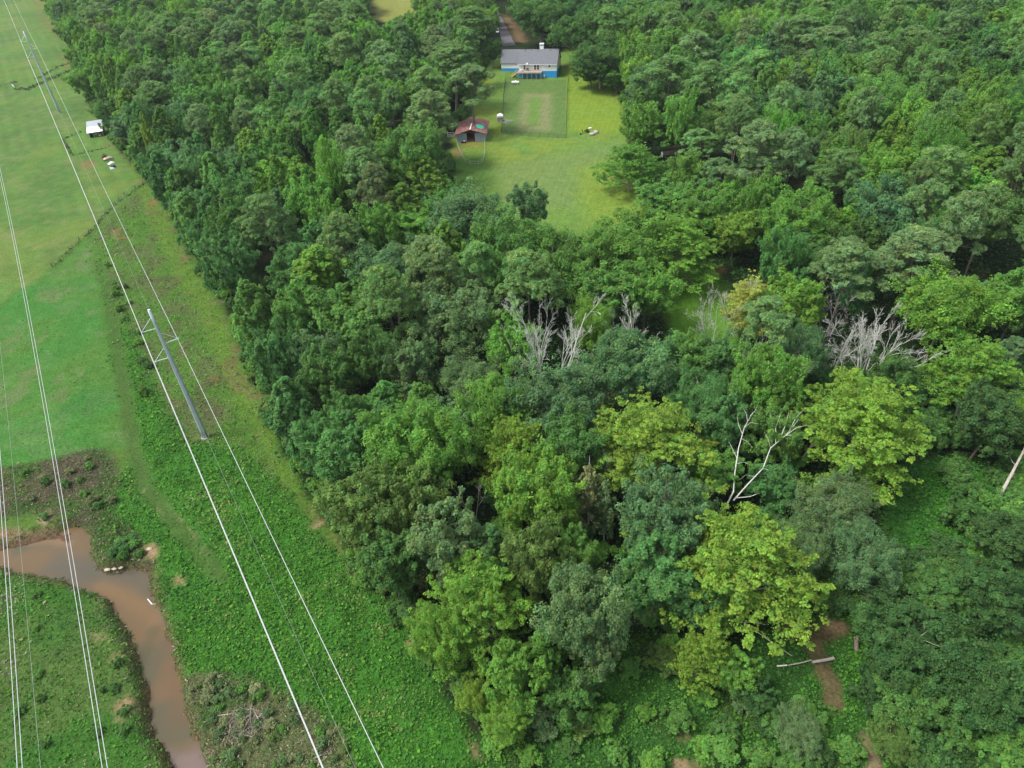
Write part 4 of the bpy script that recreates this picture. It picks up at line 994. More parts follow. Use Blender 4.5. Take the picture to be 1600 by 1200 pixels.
dead(1575, 1000, 955, 'twiggy', 46, 'pale twig heap at the right frame edge', 1.6)
dead(925, 800, 705, 'tall', 24, 'bare pale stem inside the thin half-bare tree', 4.)
dead(633, 560, 522, 'snaggy', 20, 'small grey snag in the black gap of the left woods', 2.)
dead(185, 90, 25, 'twiggy', 38, 'grey leafless tree in the upper left woods', 1., grp='grey leafless trees in the left woods')
dead(305, 70, 8, 'twiggy', 34, 'grey-brown leafless tree at the top of the left woods', 2.6, grp='grey leafless trees in the left woods')
dead(350, 160, 112, 'twiggy', 50, 'low grey leafless tree in a gap of the left woods', .2, grp='grey leafless trees in the left woods')
dead(395, 150, 108, 'twiggy', 40, 'low leafless tree on the right of the gap in the left woods', 5.2, grp='grey leafless trees in the left woods')

def stick(name, label, cat, pts, rads, m, parts=None, grp=None, n=8):
    """a trunk or log traced through real points; parts = list of (points, radii)"""
    b = np.array(pts[0]); e = thing(name, label, cat, tuple(b), 0, grp)
    if cat not in ('log', 'branch'): pts = [tuple(np.array(pts[0])-unit(np.array(pts[1])-np.array(pts[0]))*.8)]+list(pts[1:])
    T = Tubes(); T.add(np.array(pts)-b, rads, n)
    v, f = np.vstack(T.V), np.vstack(T.F)
    me = bpy.data.meshes.new('trunk'); k = len(pts)*n
    me.from_pydata([tuple(q) for q in v], [], [tuple(q) for q in f]+[tuple(range(n))[::-1], tuple(range(k-n, k))]); me.materials.append(m); me.update()
    link('trunk', me, e)
    if parts:
        for p, r, mm in parts:
            T = Tubes(); T.add(np.array(p)-b, r, 5); link('branch', T.mesh('branch', mm), e)
    return e
g3 = lambda x, y, z: tuple(gp(x, y, z))
# broken leaning trunk with pale forks
stick('broken_tree', 'broken leaning trunk with two long pale forks above the dark hollow', 'dead tree', [g3(1090, 850, .0), g3(1100, 822, 3.), g3(1122, 806, 4.6), g3(1136, 790, 5.6)], [0.26, 0.223, 0.198, 0.161], M_palebark,
      [([g3(1134, 792, 5.4), g3(1146, 768, 7), g3(1148, 740, 8.5), g3(1154, 700, 10.5), g3(1163, 668, 12), g3(1176, 645, 13)], [0.149, 0.124, 0.105, 0.0806, 0.0558, 0.0248], M_dead),
       ([g3(1146, 782, 6.2), g3(1170, 755, 7.5), g3(1192, 732, 9), g3(1204, 700, 10.5), g3(1228, 680, 11.5), g3(1248, 655, 12.5)], [0.124, 0.105, 0.0868, 0.0682, 0.0496, 0.0186], M_dead),
       ([g3(1212, 692, 10.8), g3(1212, 668, 11.8), g3(1221, 644, 12.8)], [.07, .045, .012], M_dead), ([g3(1218, 688, 11), g3(1228, 662, 12), g3(1233, 642, 12.9)], [.07, .045, .012], M_dead), ([g3(1228, 680, 11.5), g3(1245, 668, 12), g3(1263, 664, 12.4)], [.06, .04, .012], M_dead),
       ([g3(1228, 680, 11.5), g3(1246, 680, 11.6), g3(1260, 678, 11.9)], [.05, .03, .012], M_dead), ([g3(1212, 668, 11.8), g3(1206, 656, 12.3), g3(1203, 646, 12.7)], [.04, .025, .01], M_dead), ([g3(1236, 668, 12), g3(1244, 652, 12.6), g3(1256, 640, 13.1)], [.05, .03, .012], M_dead),
       ([g3(1160, 678, 11.6), g3(1154, 664, 12.2), g3(1152, 652, 12.7)], [.05, .03, .012], M_dead), ([g3(1168, 658, 12.5), g3(1166, 646, 13), g3(1160, 636, 13.5)], [.04, .025, .01], M_dead), ([g3(1172, 650, 12.8), g3(1180, 642, 13.2), g3(1184, 632, 13.6)], [.04, .025, .01], M_dead), ([g3(1150, 725, 9.2), g3(1162, 722, 9.3), g3(1172, 726, 9.2)], [.04, .025, .01], M_dead),
       ([g3(1150, 778, 6.4), g3(1172, 776, 6.6), g3(1192, 768, 7)], [0.0744, 0.0558, 0.0248], M_dead), ([g3(1151, 715, 9.7), g3(1143, 698, 10.8), g3(1139, 690, 11.2)], [0.0496, 0.031, 0.0124], M_dead),
       ([g3(1163, 668, 12), g3(1173, 660, 12.3), g3(1185, 662, 12.4)], [0.0372, 0.0248, 0.0124], M_dead), ([g3(1192, 732, 9), g3(1180, 745, 8.6), g3(1165, 742, 8.8), g3(1155, 750, 8.8)], [0.0372, 0.031, 0.0186, 0.0124], M_dead), ([g3(1192, 732, 9), g3(1205, 735, 9), g3(1218, 730, 9.3)], [0.0372, 0.0248, 0.0124], M_dead),
       ([g3(1204, 700, 10.5), g3(1200, 685, 11.2), g3(1194, 675, 11.7)], [0.031, 0.0186, 0.0093], M_dead), ([g3(1158, 685, 11.2), g3(1168, 690, 11), g3(1176, 700, 10.6)], [0.031, 0.0186, 0.0093], M_dead)])
stick('leaning_trunk', 'brown leaning trunk under the round bright green tree', 'tree trunk', [g3(1122, 712, 0), g3(1134, 686, 3.2), g3(1146, 660, 6.5), g3(1156, 630, 10), g3(1160, 612, 12)], [.4, .34, .3, .26, .2], M_brownwood)
stick('leaning_trunk', 'dark grey leaning trunk beneath the lower lime tree at the right', 'tree trunk', [g3(1489, 698, 0), g3(1502, 672, 2.8), g3(1516, 648, 5.6), g3(1530, 628, 8), g3(1548, 600, 11)], [.46, .4, .34, .28, .2], M_bark)
stick('snag', 'bare grey snag leaning right at the right frame edge', 'dead tree', [g3(1553, 792, 0), g3(1566, 768, 1.9), g3(1582, 738, 4.2), g3(1598, 707, 6.6), g3(1601, 698, 7.2)], [.30, .27, .22, .15, .03], M_palebark,
      [([g3(1588, 728, 5), g3(1582, 722, 5.3), g3(1578, 712, 5.8)], [.06, .04, .02], M_palebark), ([g3(1595, 713, 6.1), g3(1600, 708, 6.6), g3(1606, 704, 6.8)], [.07, .05, .02], M_palebark), ([g3(1580, 742, 4), g3(1586, 740, 4.2)], [.06, .02], M_palebark)])
def on(x, y, dz=0.): P = gxy(x, y); return (P[0], P[1], tz1(*P)+dz)
stick('fallen_log', 'thick pale fallen log lying across the dirt path', 'log', [on(1268, 1037, .28), on(1285, 1034, .3), on(1302, 1031, .3)], [.17, .21, .22], M_palebark, n=12)
stick('fallen_log', 'short white birch-like log left of the thick path log', 'log', [on(1213, 1043.5, .3), on(1229, 1042, .3)], [.10, .10], simple('white_bark', (.6, .58, .52), .8, 0, .3, 6), n=10)
stick('thin_log', 'thin half-hidden pole linking the white log and the thick log', 'log', [on(1231, 1041.5, .22), on(1250, 1038.5, .3), on(1267, 1034, .32)], [.07, .08, .07], M_palebark)
stick('creek_log', 'short pale log resting in the creek shallows', 'log', [tuple(gp(231, 936, -1.15)), tuple(gp(238, 944.5, -1.2))], [.09, .12], M_dead, [([tuple(gp(238, 944.5, -1.2)), tuple(gp(247, 942, -1.15)), tuple(gp(256, 938, -.9))], [.08, .06, .03], M_deadgrey)])
stick('dead_branch', 'dead branch over the creek edge below the eroded bank', 'branch', [tuple(gp(240, 893, -.9)), tuple(gp(244, 897, -1.1)), tuple(gp(248, 896, -.6))], [.05, .04, .03], M_dead)
# hollow stump
P = on(1338, 1016); T2 = gp(1337, 999, 2.0)
e = thing('hollow_stump', 'upright hollow broken stump in the low growth right of the path', 'stump', P, 0)
top = np.array([T2[0]-P[0], T2[1]-P[1], 2.0]); r = np.random.default_rng(5); nS = 14; V = []; F = []
for (zz, rr, inn) in ((-.2, .36, 0), (.7, .30, 0), (1.5, .27, 0), (2.0, .30, 0), (2.0, .21, 1), (1.4, .18, 1), (.6, .15, 1)):
    for i in range(nS):
        a_ = i/nS*6.283; jit = (r.uniform(-.22, .12) if abs(zz-2) < .01 else 0); q = rr*r.uniform(.93, 1.07)
        V.append((top[0]*zz/2+q*math.cos(a_), top[1]*zz/2+q*math.sin(a_), zz+jit))
for k in range(6):
    for i in range(nS): F.append((k*nS+i, k*nS+(i+1) % nS, (k+1)*nS+(i+1) % nS, (k+1)*nS+i))
F.append(tuple(6*nS+i for i in range(nS)))
me = bpy.data.meshes.new('stump'); me.from_pydata(V, [], F); me.materials.append(simple('stump_wood', (.24, .19, .15), .9, 0, .35, 5, .5)); link('stump', me, e)

# rocks and small litter
M_rock = simple('sandstone', (.42, .36, .27), .9, 0, .25, 2, .5); M_greyrock = simple('grey_rock', (.34, .33, .31), .9, 0, .3, 2, .5)
def rock(pos, s, seed, m, label, grp=None, name='rock', cat='rock'):
    rg = np.random.default_rng(seed); bm_v = []; F = []; nu, nv = 8, 6
    for j in range(nv+1):
        ph = math.pi*j/nv
        for i in range(nu):
            th = 2*math.pi*i/nu; q = rg.uniform(.75, 1.1) if 0 < j < nv else 1
            bm_v.append((s[0]*q*math.sin(ph)*math.cos(th), s[1]*q*math.sin(ph)*math.sin(th), s[2]*q*math.cos(ph)))
    for j in range(nv):
        for i in range(nu): F.append((j*nu+i, j*nu+(i+1) % nu, (j+1)*nu+(i+1) % nu, (j+1)*nu+i))
    me = bpy.data.meshes.new(name); me.from_pydata(bm_v, [], F); me.materials.append(m); me.polygons.foreach_set('use_smooth', np.ones(len(F), bool))
    return tag(link(name, me, None, pos), label, cat, grp)
rock(tuple(gp(214.5, 1055.5, -.9)), (.26, .22, .14), 1, M_rock, 'largest pale rock at the creek edge', 'pale rocks at the creek edge')
rock(tuple(gp(210.5, 1051, -.8)), (.15, .12, .1), 2, M_rock, 'small pale rock up the bank from the largest one', 'pale rocks at the creek edge')
rock(tuple(gp(217.5, 1048.5, -1.1)), (.12, .1, .08), 3, M_rock, 'tiny pale rock in the water above the largest one', 'pale rocks at the creek edge')
for i, (x, y, s) in enumerate(((168, 889, .5), (178, 888, .4), (188, 886, .35), (236, 862, .45))):
    P = gp(x, y, -.6); rock((P[0], P[1], -.75 if y > 880 else tz1(P[0], P[1])), (s*1.3, s*.8, s*.6), 10+i, M_rock, ['clay ledge block at the creek point, leftmost', 'clay ledge block at the creek point, second from left', 'clay ledge block at the creek point, third from left', 'clay block in the eroded scar above the creek point'][i], 'clay blocks along the creek bank')

# ------------------------------------------------------------------ power line
Pb = [gp(93, 176), gp(321, 683)]; Dl = (Pb[1]-Pb[0]); Ls = np.linalg.norm(Dl); Dl = Dl/Ls; Nl = np.array([-Dl[1], Dl[0], 0])
Pb = [Pb[0]-Dl*Ls, Pb[0], Pb[1], Pb[1]+Dl*Ls]
M_steel = simple('galvanised_steel', (.40, .46, .51), .42, .35, .10, 1.5, 0, .5); M_wire = simple('aluminium_wire', (.42, .44, .44), .45, .0, .03, 1, 0, .5); M_thin = simple('thin_steel_wire', (.24, .28, .24), .5, 0, .03, 1)
M_insul = simple('pale_insulator', (.58, .64, .66), .4, 0, .05, 3)
HP = [33.3, 33.3, 29.1, 29.1]
for i, (lab) in ((1, 'tall grey steel pole standing in the hay field by the metal shed'), (2, 'tall grey steel pole standing in the weeds beside the wood, nearer one')):
    b = Pb[i]; h = HP[i]; e = thing('transmission_pole', lab, 'power pole', tuple(b), math.atan2(Dl[1], Dl[0]), 'steel poles of the power line')
    # local x = along the line, y = Nl
    z = np.linspace(-.3, h, 12); m = MB(); m.tube([(0, 0, q) for q in z], np.linspace(.56, .24, 12), 16); m.build('pole_shaft', M_steel, e, True)
    m = MB(); m.tube([(0, 0, h-.03), (0, 0, h+.12)], [.22, .22], 16); m.build('pole_cap', M_insul, e)
    m = MB(); m.tube([(0, 0, -.35), (0, 0, .12)], [.8, .8], 20); m.build('footing', simple('concrete', (.3, .29, .27), .9), e)
    for zt, sd in ((h-3.5, -1), (h-6.8, 1), (h-9.7, -1)):
        rr = .19+.31*(1-zt/h); a = MB(); a.tube([(0, sd*rr*.8, zt-.15), (0, sd*2.5, zt)], [.07, .055], 8)
        for q in np.linspace(.3, .9, 9): y = sd*(rr+(2.5-rr)*q); a.tube([(0, y-.02, zt-.07), (0, y+.02, zt-.06)], [.11, .11], 8)
        a.build('insulator_post', M_insul, e)
        a = MB(); a.tube([(0, sd*.2, zt+2.1), (0, sd*2.5, zt)], [.045, .04], 8); a.build('insulator_brace', M_insul, e)
        a = MB(); a.box((0, sd*2.5, zt-.08), (.5, .12, .14)); a.build('wire_clamp', M_steel, e)
def catenary(name, label, pts_, sag, r, m, grp, cat='power cable', nseg=26):
    out = []
    for a_, b_, s_ in zip(pts_[:-1], pts_[1:], sag):
        a_ = np.array(a_); b_ = np.array(b_)
        for k in range(nseg):
            u = k/nseg; p = a_+(b_-a_)*u; out.append(p-np.array([0, 0, 4*s_*u*(1-u)]))
    out.append(np.array(pts_[-1]))
    T = Tubes(); T.add(np.array(out), r, 6); o = link(name, T.mesh(name, m)); tag(o, label, cat, grp)
grp = 'cables of the right-hand power line'
def line_pts(off, dz, hs): return [b+Nl*off+np.array([0, 0, h+dz]) for b, h in zip(Pb, hs)]
catenary('power_cable', 'upper left white cable on the steel poles', line_pts(-2.5, -3.55, HP), (6, 5, 5), .042, M_wire, grp)
catenary('power_cable', 'right white cable on the steel poles, nearest the wood', line_pts(2.35, -6.85, HP), (6, 5, 5), .042, M_wire, grp)
catenary('power_cable', 'lower left white cable on the steel poles, below the upper one', line_pts(-2.78, -9.75, HP), (6, 5, 5), .042, M_wire, grp)
catenary('shield_wire', 'thin wire strung between the tips of the steel poles', line_pts(0, .1, HP), (4, 3, 3), .012, M_thin, grp, 'wire')
# second line, its towers outside the picture
c0 = Pb[2]
def far_line(off, z, sag, sp): return [c0+Nl*off+Dl*s+np.array([0, 0, z]) for s in (-420, -150, 120, 390)]
grp = 'cables of the left-hand power line'
for off, nm in ((-20.85, 'right bundle of the left power line, right-hand strand'), (-21.30, 'right bundle of the left power line, left-hand strand'), (-28.3, 'left bundle of the left power line, right-hand strand'), (-28.75, 'left bundle of the left power line, left-hand strand')):
    catenary('power_cable', 'white cable, '+nm, far_line(off, 20.5, 0, 0), (4, 4, 4), .042, M_wire, grp)
catenary('shield_wire', 'thin wire between the two bundles of the left power line', far_line(-24.4, 26, 0, 0), (3, 3, 3), .018, M_thin, grp, 'wire')

# ------------------------------------------------------------------ house
M_white = simple('white_siding', (.74, .75, .76), .6, 0, .04, 1.2); M_blue = simple('blue_block_wall', (.025, .27, .58), .6, 0, .08, 1.5); M_roof = simple('grey_shingle', (.135, .145, .160), .9, 0, .2, 2.5, .3)
M_trim = simple('white_trim', (.82, .82, .82), .5); M_glass = simple('dark_window_glass', (.03, .035, .045), .12, 0, .1, 1, 0, .6); M_deck = simple('deck_wood', (.38, .29, .21), .8, 0, .18, 2); M_deckgrey = simple('weathered_deck_wood', (.40, .36, .30), .85, 0, .15, 3)
M_dark = simple('black_metal', (.02, .02, .022), .5); M_newwood = simple('new_yellow_wood', (.60, .40, .20), .8, 0, .12, 3)
hl = gp(811, 121.5); hr = gp(870, 121.5); hx = (hr-hl)/np.linalg.norm(hr-hl); W = float(np.linalg.norm(hr-hl)); hrz = math.atan2(hx[1], hx[0]); hn = np.array([-hx[1], hx[0], 0])
house = thing('house', 'white house with blue lower walls, grey roof and rear deck above the lawn', 'house', tuple(hl), hrz)
S = W*37/59
def hz(px_, py_, back): P = hl+hx*((px_-811)/59*W)+hn*back; return h_for(P, py_)
DP = 11.0; zr = hz(845, 77, DP/2); ze = hz(860, 99.5, 0)-.1; ze = min(ze, 6.2); zf = 2.9
zr = max(min(zr, ze+5.2), ze+2.5)
def wallbox(name, x0, x1, y0, y1, z0, z1, m, par): b = MB(); b.box(((x0+x1)/2, (y0+y1)/2, (z0+z1)/2), (x1-x0, y1-y0, z1-z0)); return b.build(name, m, par)
wallbox('basement_wall', .0, W, 0, DP, -.4, zf, M_blue, house)
b = MB(); b.prism([(S, .02, zf), (S, .02, ze), (S, DP/2, zr-.15), (S, DP-.02, ze), (S, DP-.02, zf)], (W-S-.02, 0, 0)); up_w = b.build('upper_wall', M_white, house)
b = MB(); b.prism([(.02, .55, zf+.003), (.02, .55, ze), (.02, DP/2, zr-.35), (.02, DP-.02, ze-.01), (.02, DP-.02, zf+.003)], (S-.03, 0, 0)); b.build('upper_wall', M_white, house)
sl_ = (zr-ze)/(DP/2)
def roof(x0, x1, yf, yb, zeave, zridge, yr, par, name='roof', t=.18):
    b = MB(); b.prism([(x0, yf, zeave), (x0, yr, zridge), (x0, yb, zeave), (x0, yb, zeave-t), (x0, yr, zridge-t), (x0, yf, zeave-t)], (x1-x0, 0, 0)); return b.build(name, M_roof, par)
rf = roof(S+.01, W+.35, -.45, DP+.45, ze-.45*sl_+.2, zr+.2, DP/2, house)
rf2 = roof(-.3, S, -.45+.2, DP+.45, ze-.25*sl_+.05, zr+.05, DP/2, house)
b = MB(); b.box((S+(W-S)/2+.2, -.5, ze-.45*sl_+.1), (W-S+.3, .08, .2)); b.build('fascia', M_trim, house)
b = MB(); b.box((S/2-.15, -.3, ze-.25*sl_-.06), (S+.3, .08, .2)); b.build('fascia', M_trim, house)
for vx in (2.4, 5.2, 8.0, 13.6): b = MB(); b.tube([(vx, DP/2-.7, zr-.5), (vx, DP/2-.7, zr+.25)], [.09, .09], 8); b.build('vent_pipe', M_dark, rf2)
# chimney
cx = W*(844-811)/59; b = MB(); b.box((cx, DP/2+.9, zr+.4), (1.7, 1.3, 3.4)); ch = b.build('chimney', M_white, rf)
b = MB(); b.box((cx, DP/2+.24, zr+1.55), (1.1, .03, .28)); b.build('chimney_opening', M_dark, house)
b = MB(); b.box((cx, DP/2+.9, zr+2.16), (1.95, 1.55, .12)); b.build('chimney_cap', M_trim, house)
def window(x, z, w, h, par, y=0., cols=2, rows=2, name='window'):
    f = MB(); f.box((x, y-.03, z), (w+.24, .06, h+.24)); fr = f.build(name, M_trim, par)
    for i in range(cols):
        for j in range(rows):
            g = MB(); g.box((x-w/2+w*(i+.5)/cols, y-.075, z-h/2+h*(j+.5)/rows), (w/cols-.12, .03, h/rows-.12)); g.build('pane', M_glass, fr)
window(W*(859-811)/59, ze-.9, 1.0, .9, house, .02, 1, 1)
window(W*9/59, zf+1.45, .9, 2.2, house, .55, 1, 2, 'door')
window(W*25.5/59, zf+1.35, 1.0, 2.0, house, .55, 1, 2); window(W*30/59, zf+1.35, 1.0, 2.0, house, .55, 1, 2)
# corner boards
for x in (S+.08, W-.08): b = MB(); b.box((x, -.02, (zf+ze)/2), (.16, .08, ze-zf)); b.build('corner_board', M_trim, house)
# deck
b = MB(); b.box((S/2-.1, -.98, zf-.03), (S+.2, 3.04, .14)); dk = b.build('deck_floor', M_deck, house)
b = MB(); b.box((S/2-.1, -2.53, zf-.22), (S+.2, .06, .36)); b.build('deck_rim', M_deckgrey, house)
for i in range(6): x = .05+(S-.35)*i/5; b = MB(); b.box((x, -2.38, zf/2-.3), (.18, .18, zf+.5)); b.build('deck_post', M_deckgrey, house)
b = MB(); b.box((S/2-.1, -2.5, zf+1.0), (S+.2, .07, .07)); b.box((S/2-.1, -2.5, zf+.55), (S+.2, .04, .04))
for i in range(12): b.box((-.15+(S+.1)*i/11, -2.5, zf+.5), (.07, .07, 1.0))
b.build('deck_railing', M_deckgrey, house)
st = MB()
for i in range(11): st.box((-.45-i*.32, -1.7, zf-.2-i*.25), (.34, 1.2, .06))
st.build('stairs', M_newwood, house)
st = MB(); st.tube([(-.3, -2.33, zf+.9), (-3.9, -2.33, .9)], [.05, .05], 6); st.tube([(-.3, -1.07, zf+.9), (-3.9, -1.07, .9)], [.05, .05], 6); st.tube([(-.3, -2.33, zf-.1), (-3.9, -2.33, .0)], [.1, .1], 4); st.build('stair_rail', M_newwood, house)
# garage wing
wl = W*29/59; wy = 2.4; wz = ze-.1; wb = 3.4
b = MB(); b.prism([(-wl, wy, wb), (-wl, wy, wz), (-wl, DP/2+1.2, zr-.75), (-wl, wy+7.2, wz), (-wl, wy+7.2, wb)], (wl-.01, 0, 0)); b.build('wing_wall', M_white, house)
wallbox('wing_base_wall', -wl, -.01, wy-.03, wy+7.2, -.4, wb, M_blue, house)
roof(-wl-.3, -.32, wy-.35, wy+7.5, wz-.12, zr-.15, DP/2+1.2, house, 'wing_roof')
# things by the house
def hp(x, y, z=0): p = hl+hx*x+hn*y; return (p[0], p[1], z)
e = thing('satellite_dish', 'white satellite dish on the roof edge above the deck', 'satellite dish', hp(W*14/59, -.1, ze-.35), hrz)
b = MB(); b.tube([(0, 0, 0), (0, -.1, .4)], [.03, .03], 6); b.build('mast', M_dark, e)
b = MB(); b.tube([(0, -.12, .45), (0, -.22, .5), (0, -.27, .52)], [.42, .34, .05], 14); b.build('dish', M_trim, e)
e = thing('grill', 'black barbecue grill standing on the deck', 'grill', hp(W*14/59, -.1, zf+.02), hrz)
b = MB(); b.box((0, 0, .75), (.9, .5, .3)); b.tube([(-.45, 0, .95), (.45, 0, .95)], [.25, .25], 10); b.build('firebox', M_dark, e)
for x in (-.4, .4): b = MB(); b.box((x, 0, .3), (.06, .4, .6)); b.build('leg', M_dark, e)
e = thing('patio_table', 'small white round table on the left end of the deck', 'table', hp(W*5.5/59, -1.2, zf+.02), hrz)
b = MB(); b.tube([(0, 0, .7), (0, 0, .74)], [.5, .5], 16); b.build('tabletop', M_trim, e); b = MB(); b.tube([(0, 0, 0), (0, 0, .7)], [.07, .05], 8); b.build('leg', M_trim, e)
e = thing('water_barrel', 'pale barrel with a lid against the blue wall under the deck end', 'barrel', hp(S+.9, -.55, 0), hrz)
b = MB(); b.tube([(0, 0, 0), (0, 0, .5), (0, 0, 1.2)], [.38, .42, .38], 14); b.build('drum', simple('grey_plastic', (.45, .5, .52), .5), e); b = MB(); b.tube([(0, 0, 1.2), (0, 0, 1.28)], [.44, .44], 14); b.build('lid', M_trim, e)
# propane tank
P = gp(805.5, 131.5); e = thing('propane_tank', 'white propane tank on the lawn below the deck stairs', 'tank', (P[0], P[1], tz1(P[0], P[1])), hrz)
b = MB(); zz = .85; R_ = .52; xs = [-1.7, -1.66, -1.5, -1.2, 1.2, 1.5, 1.66, 1.7]; b.tube([(x, 0, zz) for x in xs], [.05, .25, .43, R_, R_, .43, .25, .05], 16); b.build('tank_body', M_trim, e, True)
b = MB(); b.tube([(0, 0, zz+R_-.05), (0, 0, zz+R_+.2)], [.2, .2], 12); b.build('valve_dome', M_trim, e)
for x in (-.95, .95): b = MB(); b.box((x, 0, .18), (.25, .8, .36)); b.build('foot', M_deckgrey, e)
# bird feeder post
P = on(907, 122); e = thing('feeder_post', 'dark post with a small feeder box near the big dark tree', 'post', P, hrz)
b = MB(); b.box((0, 0, .8), (.1, .1, 1.7)); b.build('post', M_dark, e); b = MB(); b.box((0, 0, 1.75), (.34, .34, .3)); b.prism([(-.25, -.25, 1.9), (.25, -.25, 1.9), (0, -.25, 2.1)], (0, .5, 0)); b.build('feeder_box', M_dark, e)

# ------------------------------------------------------------------ cars and gravel drive
M_tyre = simple('tyre', (.03, .03, .03), .9); M_carw = simple('white_car_paint', (.8, .8, .8), .25, 0, .02, 1, 0, .6)
def vehicle(px_, py_, rz, label, m, L=4.6, van=False):
    P = on(px_, py_); e = thing('parked_car', label, 'car', P, rz, 'vehicles under the trees by the drive')
    h = 1.9 if van else 1.42; w_ = 1.82
    prof = [(-L/2, .35), (-L/2, .8), (-L/2+.15, .95), (-L*.30, 1.0), (-L*.2, h-.04), (-L*.14, h), (L*.30 if van else L*.2, h), (L*.42 if van else L*.34, 1.0), (L/2-.1, .9), (L/2, .7), (L/2, .35)]
    b = MB(); b.prism([(x, -w_/2, z) for x, z in prof], (0, w_, 0)); b.build('body', m, e)
    gl = MB(); g = [(-L*.28, 1.02), (-L*.195, h-.1), (L*.28 if van else L*.19, h-.1), (L*.38 if van else L*.31, 1.02)]
    for s in (-1, 1): gl.prism([(x, s*(w_/2+.01)-(.0 if s > 0 else .02), z) for x, z in g], (0, .02, 0))
    gl.build('side_windows', M_glass, e)
    ws = MB(); ws.add([(-L*.292, -w_*.42, 1.04), (-L*.292, w_*.42, 1.04), (-L*.21, w_*.4, h-.08), (-L*.21, -w_*.4, h-.08)], [(0, 1, 2, 3)]); ws.v[-1] = ws.v[-1]+np.array([-.04, 0, .03]); ws.build('windscreen', M_glass, e)
    for sx in (-.3, .3):
        for sy in (-1, 1):
            t = MB(); t.tube([(sx*L, sy*(w_/2-.2), .33), (sx*L, sy*(w_/2+.02), .33)], [.33, .33], 16); wh = t.build('wheel', M_tyre, e)
            t = MB(); t.tube([(sx*L, sy*(w_/2+.02), .33), (sx*L, sy*(w_/2+.04), .33)], [.19, .19], 12); t.build('hub', M_steel, wh)
    for sy in (-.6, .6): t = MB(); t.box((-L/2-.01, sy, .72), (.05, .3, .16)); t.build('headlight', M_trim, e)
vehicle(776, 51, 1.75, 'white van parked beside the gravel drive under trees', M_carw, 5.4, True)
vehicle(771.5, 97, 1.3, 'pale grey car nosing out at the garage end of the house', simple('grey_car_paint', (.42, .46, .5), .3, 0, .03, 1, 0, .6), 4.6)
# gravel drive sheet
dp = [gxy(*q) for q in ((758, -12), (768, 8), (775, 20), (783, 38), (791, 58), (796, 76))]
V = []; F = []
dpa = np.array(dp); tt = np.linspace(0, len(dp)-1, 30); cxs = np.interp(tt, range(len(dp)), dpa[:, 0]); cys = np.interp(tt, range(len(dp)), dpa[:, 1]); tg = unit(np.stack([np.gradient(cxs), np.gradient(cys)], 1)); nn = np.stack([-tg[:, 1], tg[:, 0]], 1)
wd_ = np.interp(tt, [0, 3, 5], [1.5, 2.1, 3.4]); cols_ = 8
for i in range(30):
    for j in range(cols_+1):
        u = (j/cols_-.5)*2; x = cxs[i]+nn[i, 0]*u*wd_[i]*(1+.06*math.sin(i*1.7)); y = cys[i]+nn[i, 1]*u*wd_[i]*(1+.06*math.cos(i*1.3)); V.append((x, y, tz1(x, y)+.06))
for i in range(29):
    for j in range(cols_): q = i*(cols_+1)+j; F.append((q, q+1, q+cols_+2, q+cols_+1))
tag(link('gravel_drive', new_mesh('gravel_drive', V, F, mats=[simple('grey_gravel', (.105, .098, .112), .95, 0, .25, .6, .4)])), kind='structure')

# ------------------------------------------------------------------ barn
bl = gp(714.5, 222.5); br_ = gp(757.5, 223); bxv = (br_-bl)/np.linalg.norm(br_-bl); BW = float(np.linalg.norm(br_-bl)); _a = .14; bxv = np.array([bxv[0]*math.cos(_a)-bxv[1]*math.sin(_a), bxv[0]*math.sin(_a)+bxv[1]*math.cos(_a), 0]); brz = math.atan2(bxv[1], bxv[0]); bnv = np.array([-bxv[1], bxv[0], 0])
def rust_mat():
    m, t, bs = mat('rusty_corrugated_iron'); tc = N(t, 'ShaderNodeTexCoord')
    n = N(t, 'ShaderNodeTexNoise'); n.inputs['Scale'].default_value = .9; n.inputs['Detail'].default_value = 6; t.links.new(tc.outputs['Object'], n.inputs['Vector'])
    r = N(t, 'ShaderNodeValToRGB'); r.color_ramp.elements[0].position = .35; r.color_ramp.elements[0].color = (.24, .045, .05, 1); r.color_ramp.elements[1].position = .65; r.color_ramp.elements[1].color = (.30, .20, .17, 1)
    e_ = r.color_ramp.elements.new(.52); e_.color = (.20, .085, .07, 1)
    t.links.new(n.outputs[0], r.inputs[0]); w_ = N(t, 'ShaderNodeTexWave'); w_.bands_direction = 'Y'; w_.inputs['Scale'].default_value = 1.6; t.links.new(tc.outputs['Object'], w_.inputs['Vector'])
    mu = N(t, 'ShaderNodeMix', data_type='RGBA', blend_type='MULTIPLY'); mu.inputs[0].default_value = .25; t.links.new(r.outputs[0], mu.inputs[6]); t.links.new(w_.outputs[0], mu.inputs[7])
    t.links.new(mu.outputs[2], bs.inputs['Base Color']); bs.inputs['Roughness'].default_value = .75; return m
M_rust = rust_mat(); M_blueg = simple('blue_grey_metal_siding', (.26, .31, .38), .6, .1, .12, 2); M_red = simple('red_clay_dirt', (.30, .13, .07), .95)
barn = thing('barn', 'open-fronted barn with rusty red roof and blue-grey front panels', 'barn', tuple(bl), brz)
BD = 12.5; bez = 3.2; brg = 4.7
for x0, x1 in ((0, BW*.33), (BW*.66, BW)): wallbox('front_panel', x0, x1, 0, .12, -.2, bez, M_blueg, barn)
wallbox('side_wall', 0, .12, .13, BD, -.2, bez, M_blueg, barn); wallbox('side_wall', BW-.12, BW, .13, BD, -.2, bez, M_blueg, barn); wallbox('back_wall', .13, BW-.13, BD-.12, BD, -.2, bez, M_blueg, barn)
b = MB(); b.prism([(.13, .02, bez+.003), (BW/2, .02, brg-.1), (BW-.13, .02, bez+.003)], (0, .1, 0)); b.build('gable_panel', simple('dark_plank', (.05, .035, .03), .9), barn)
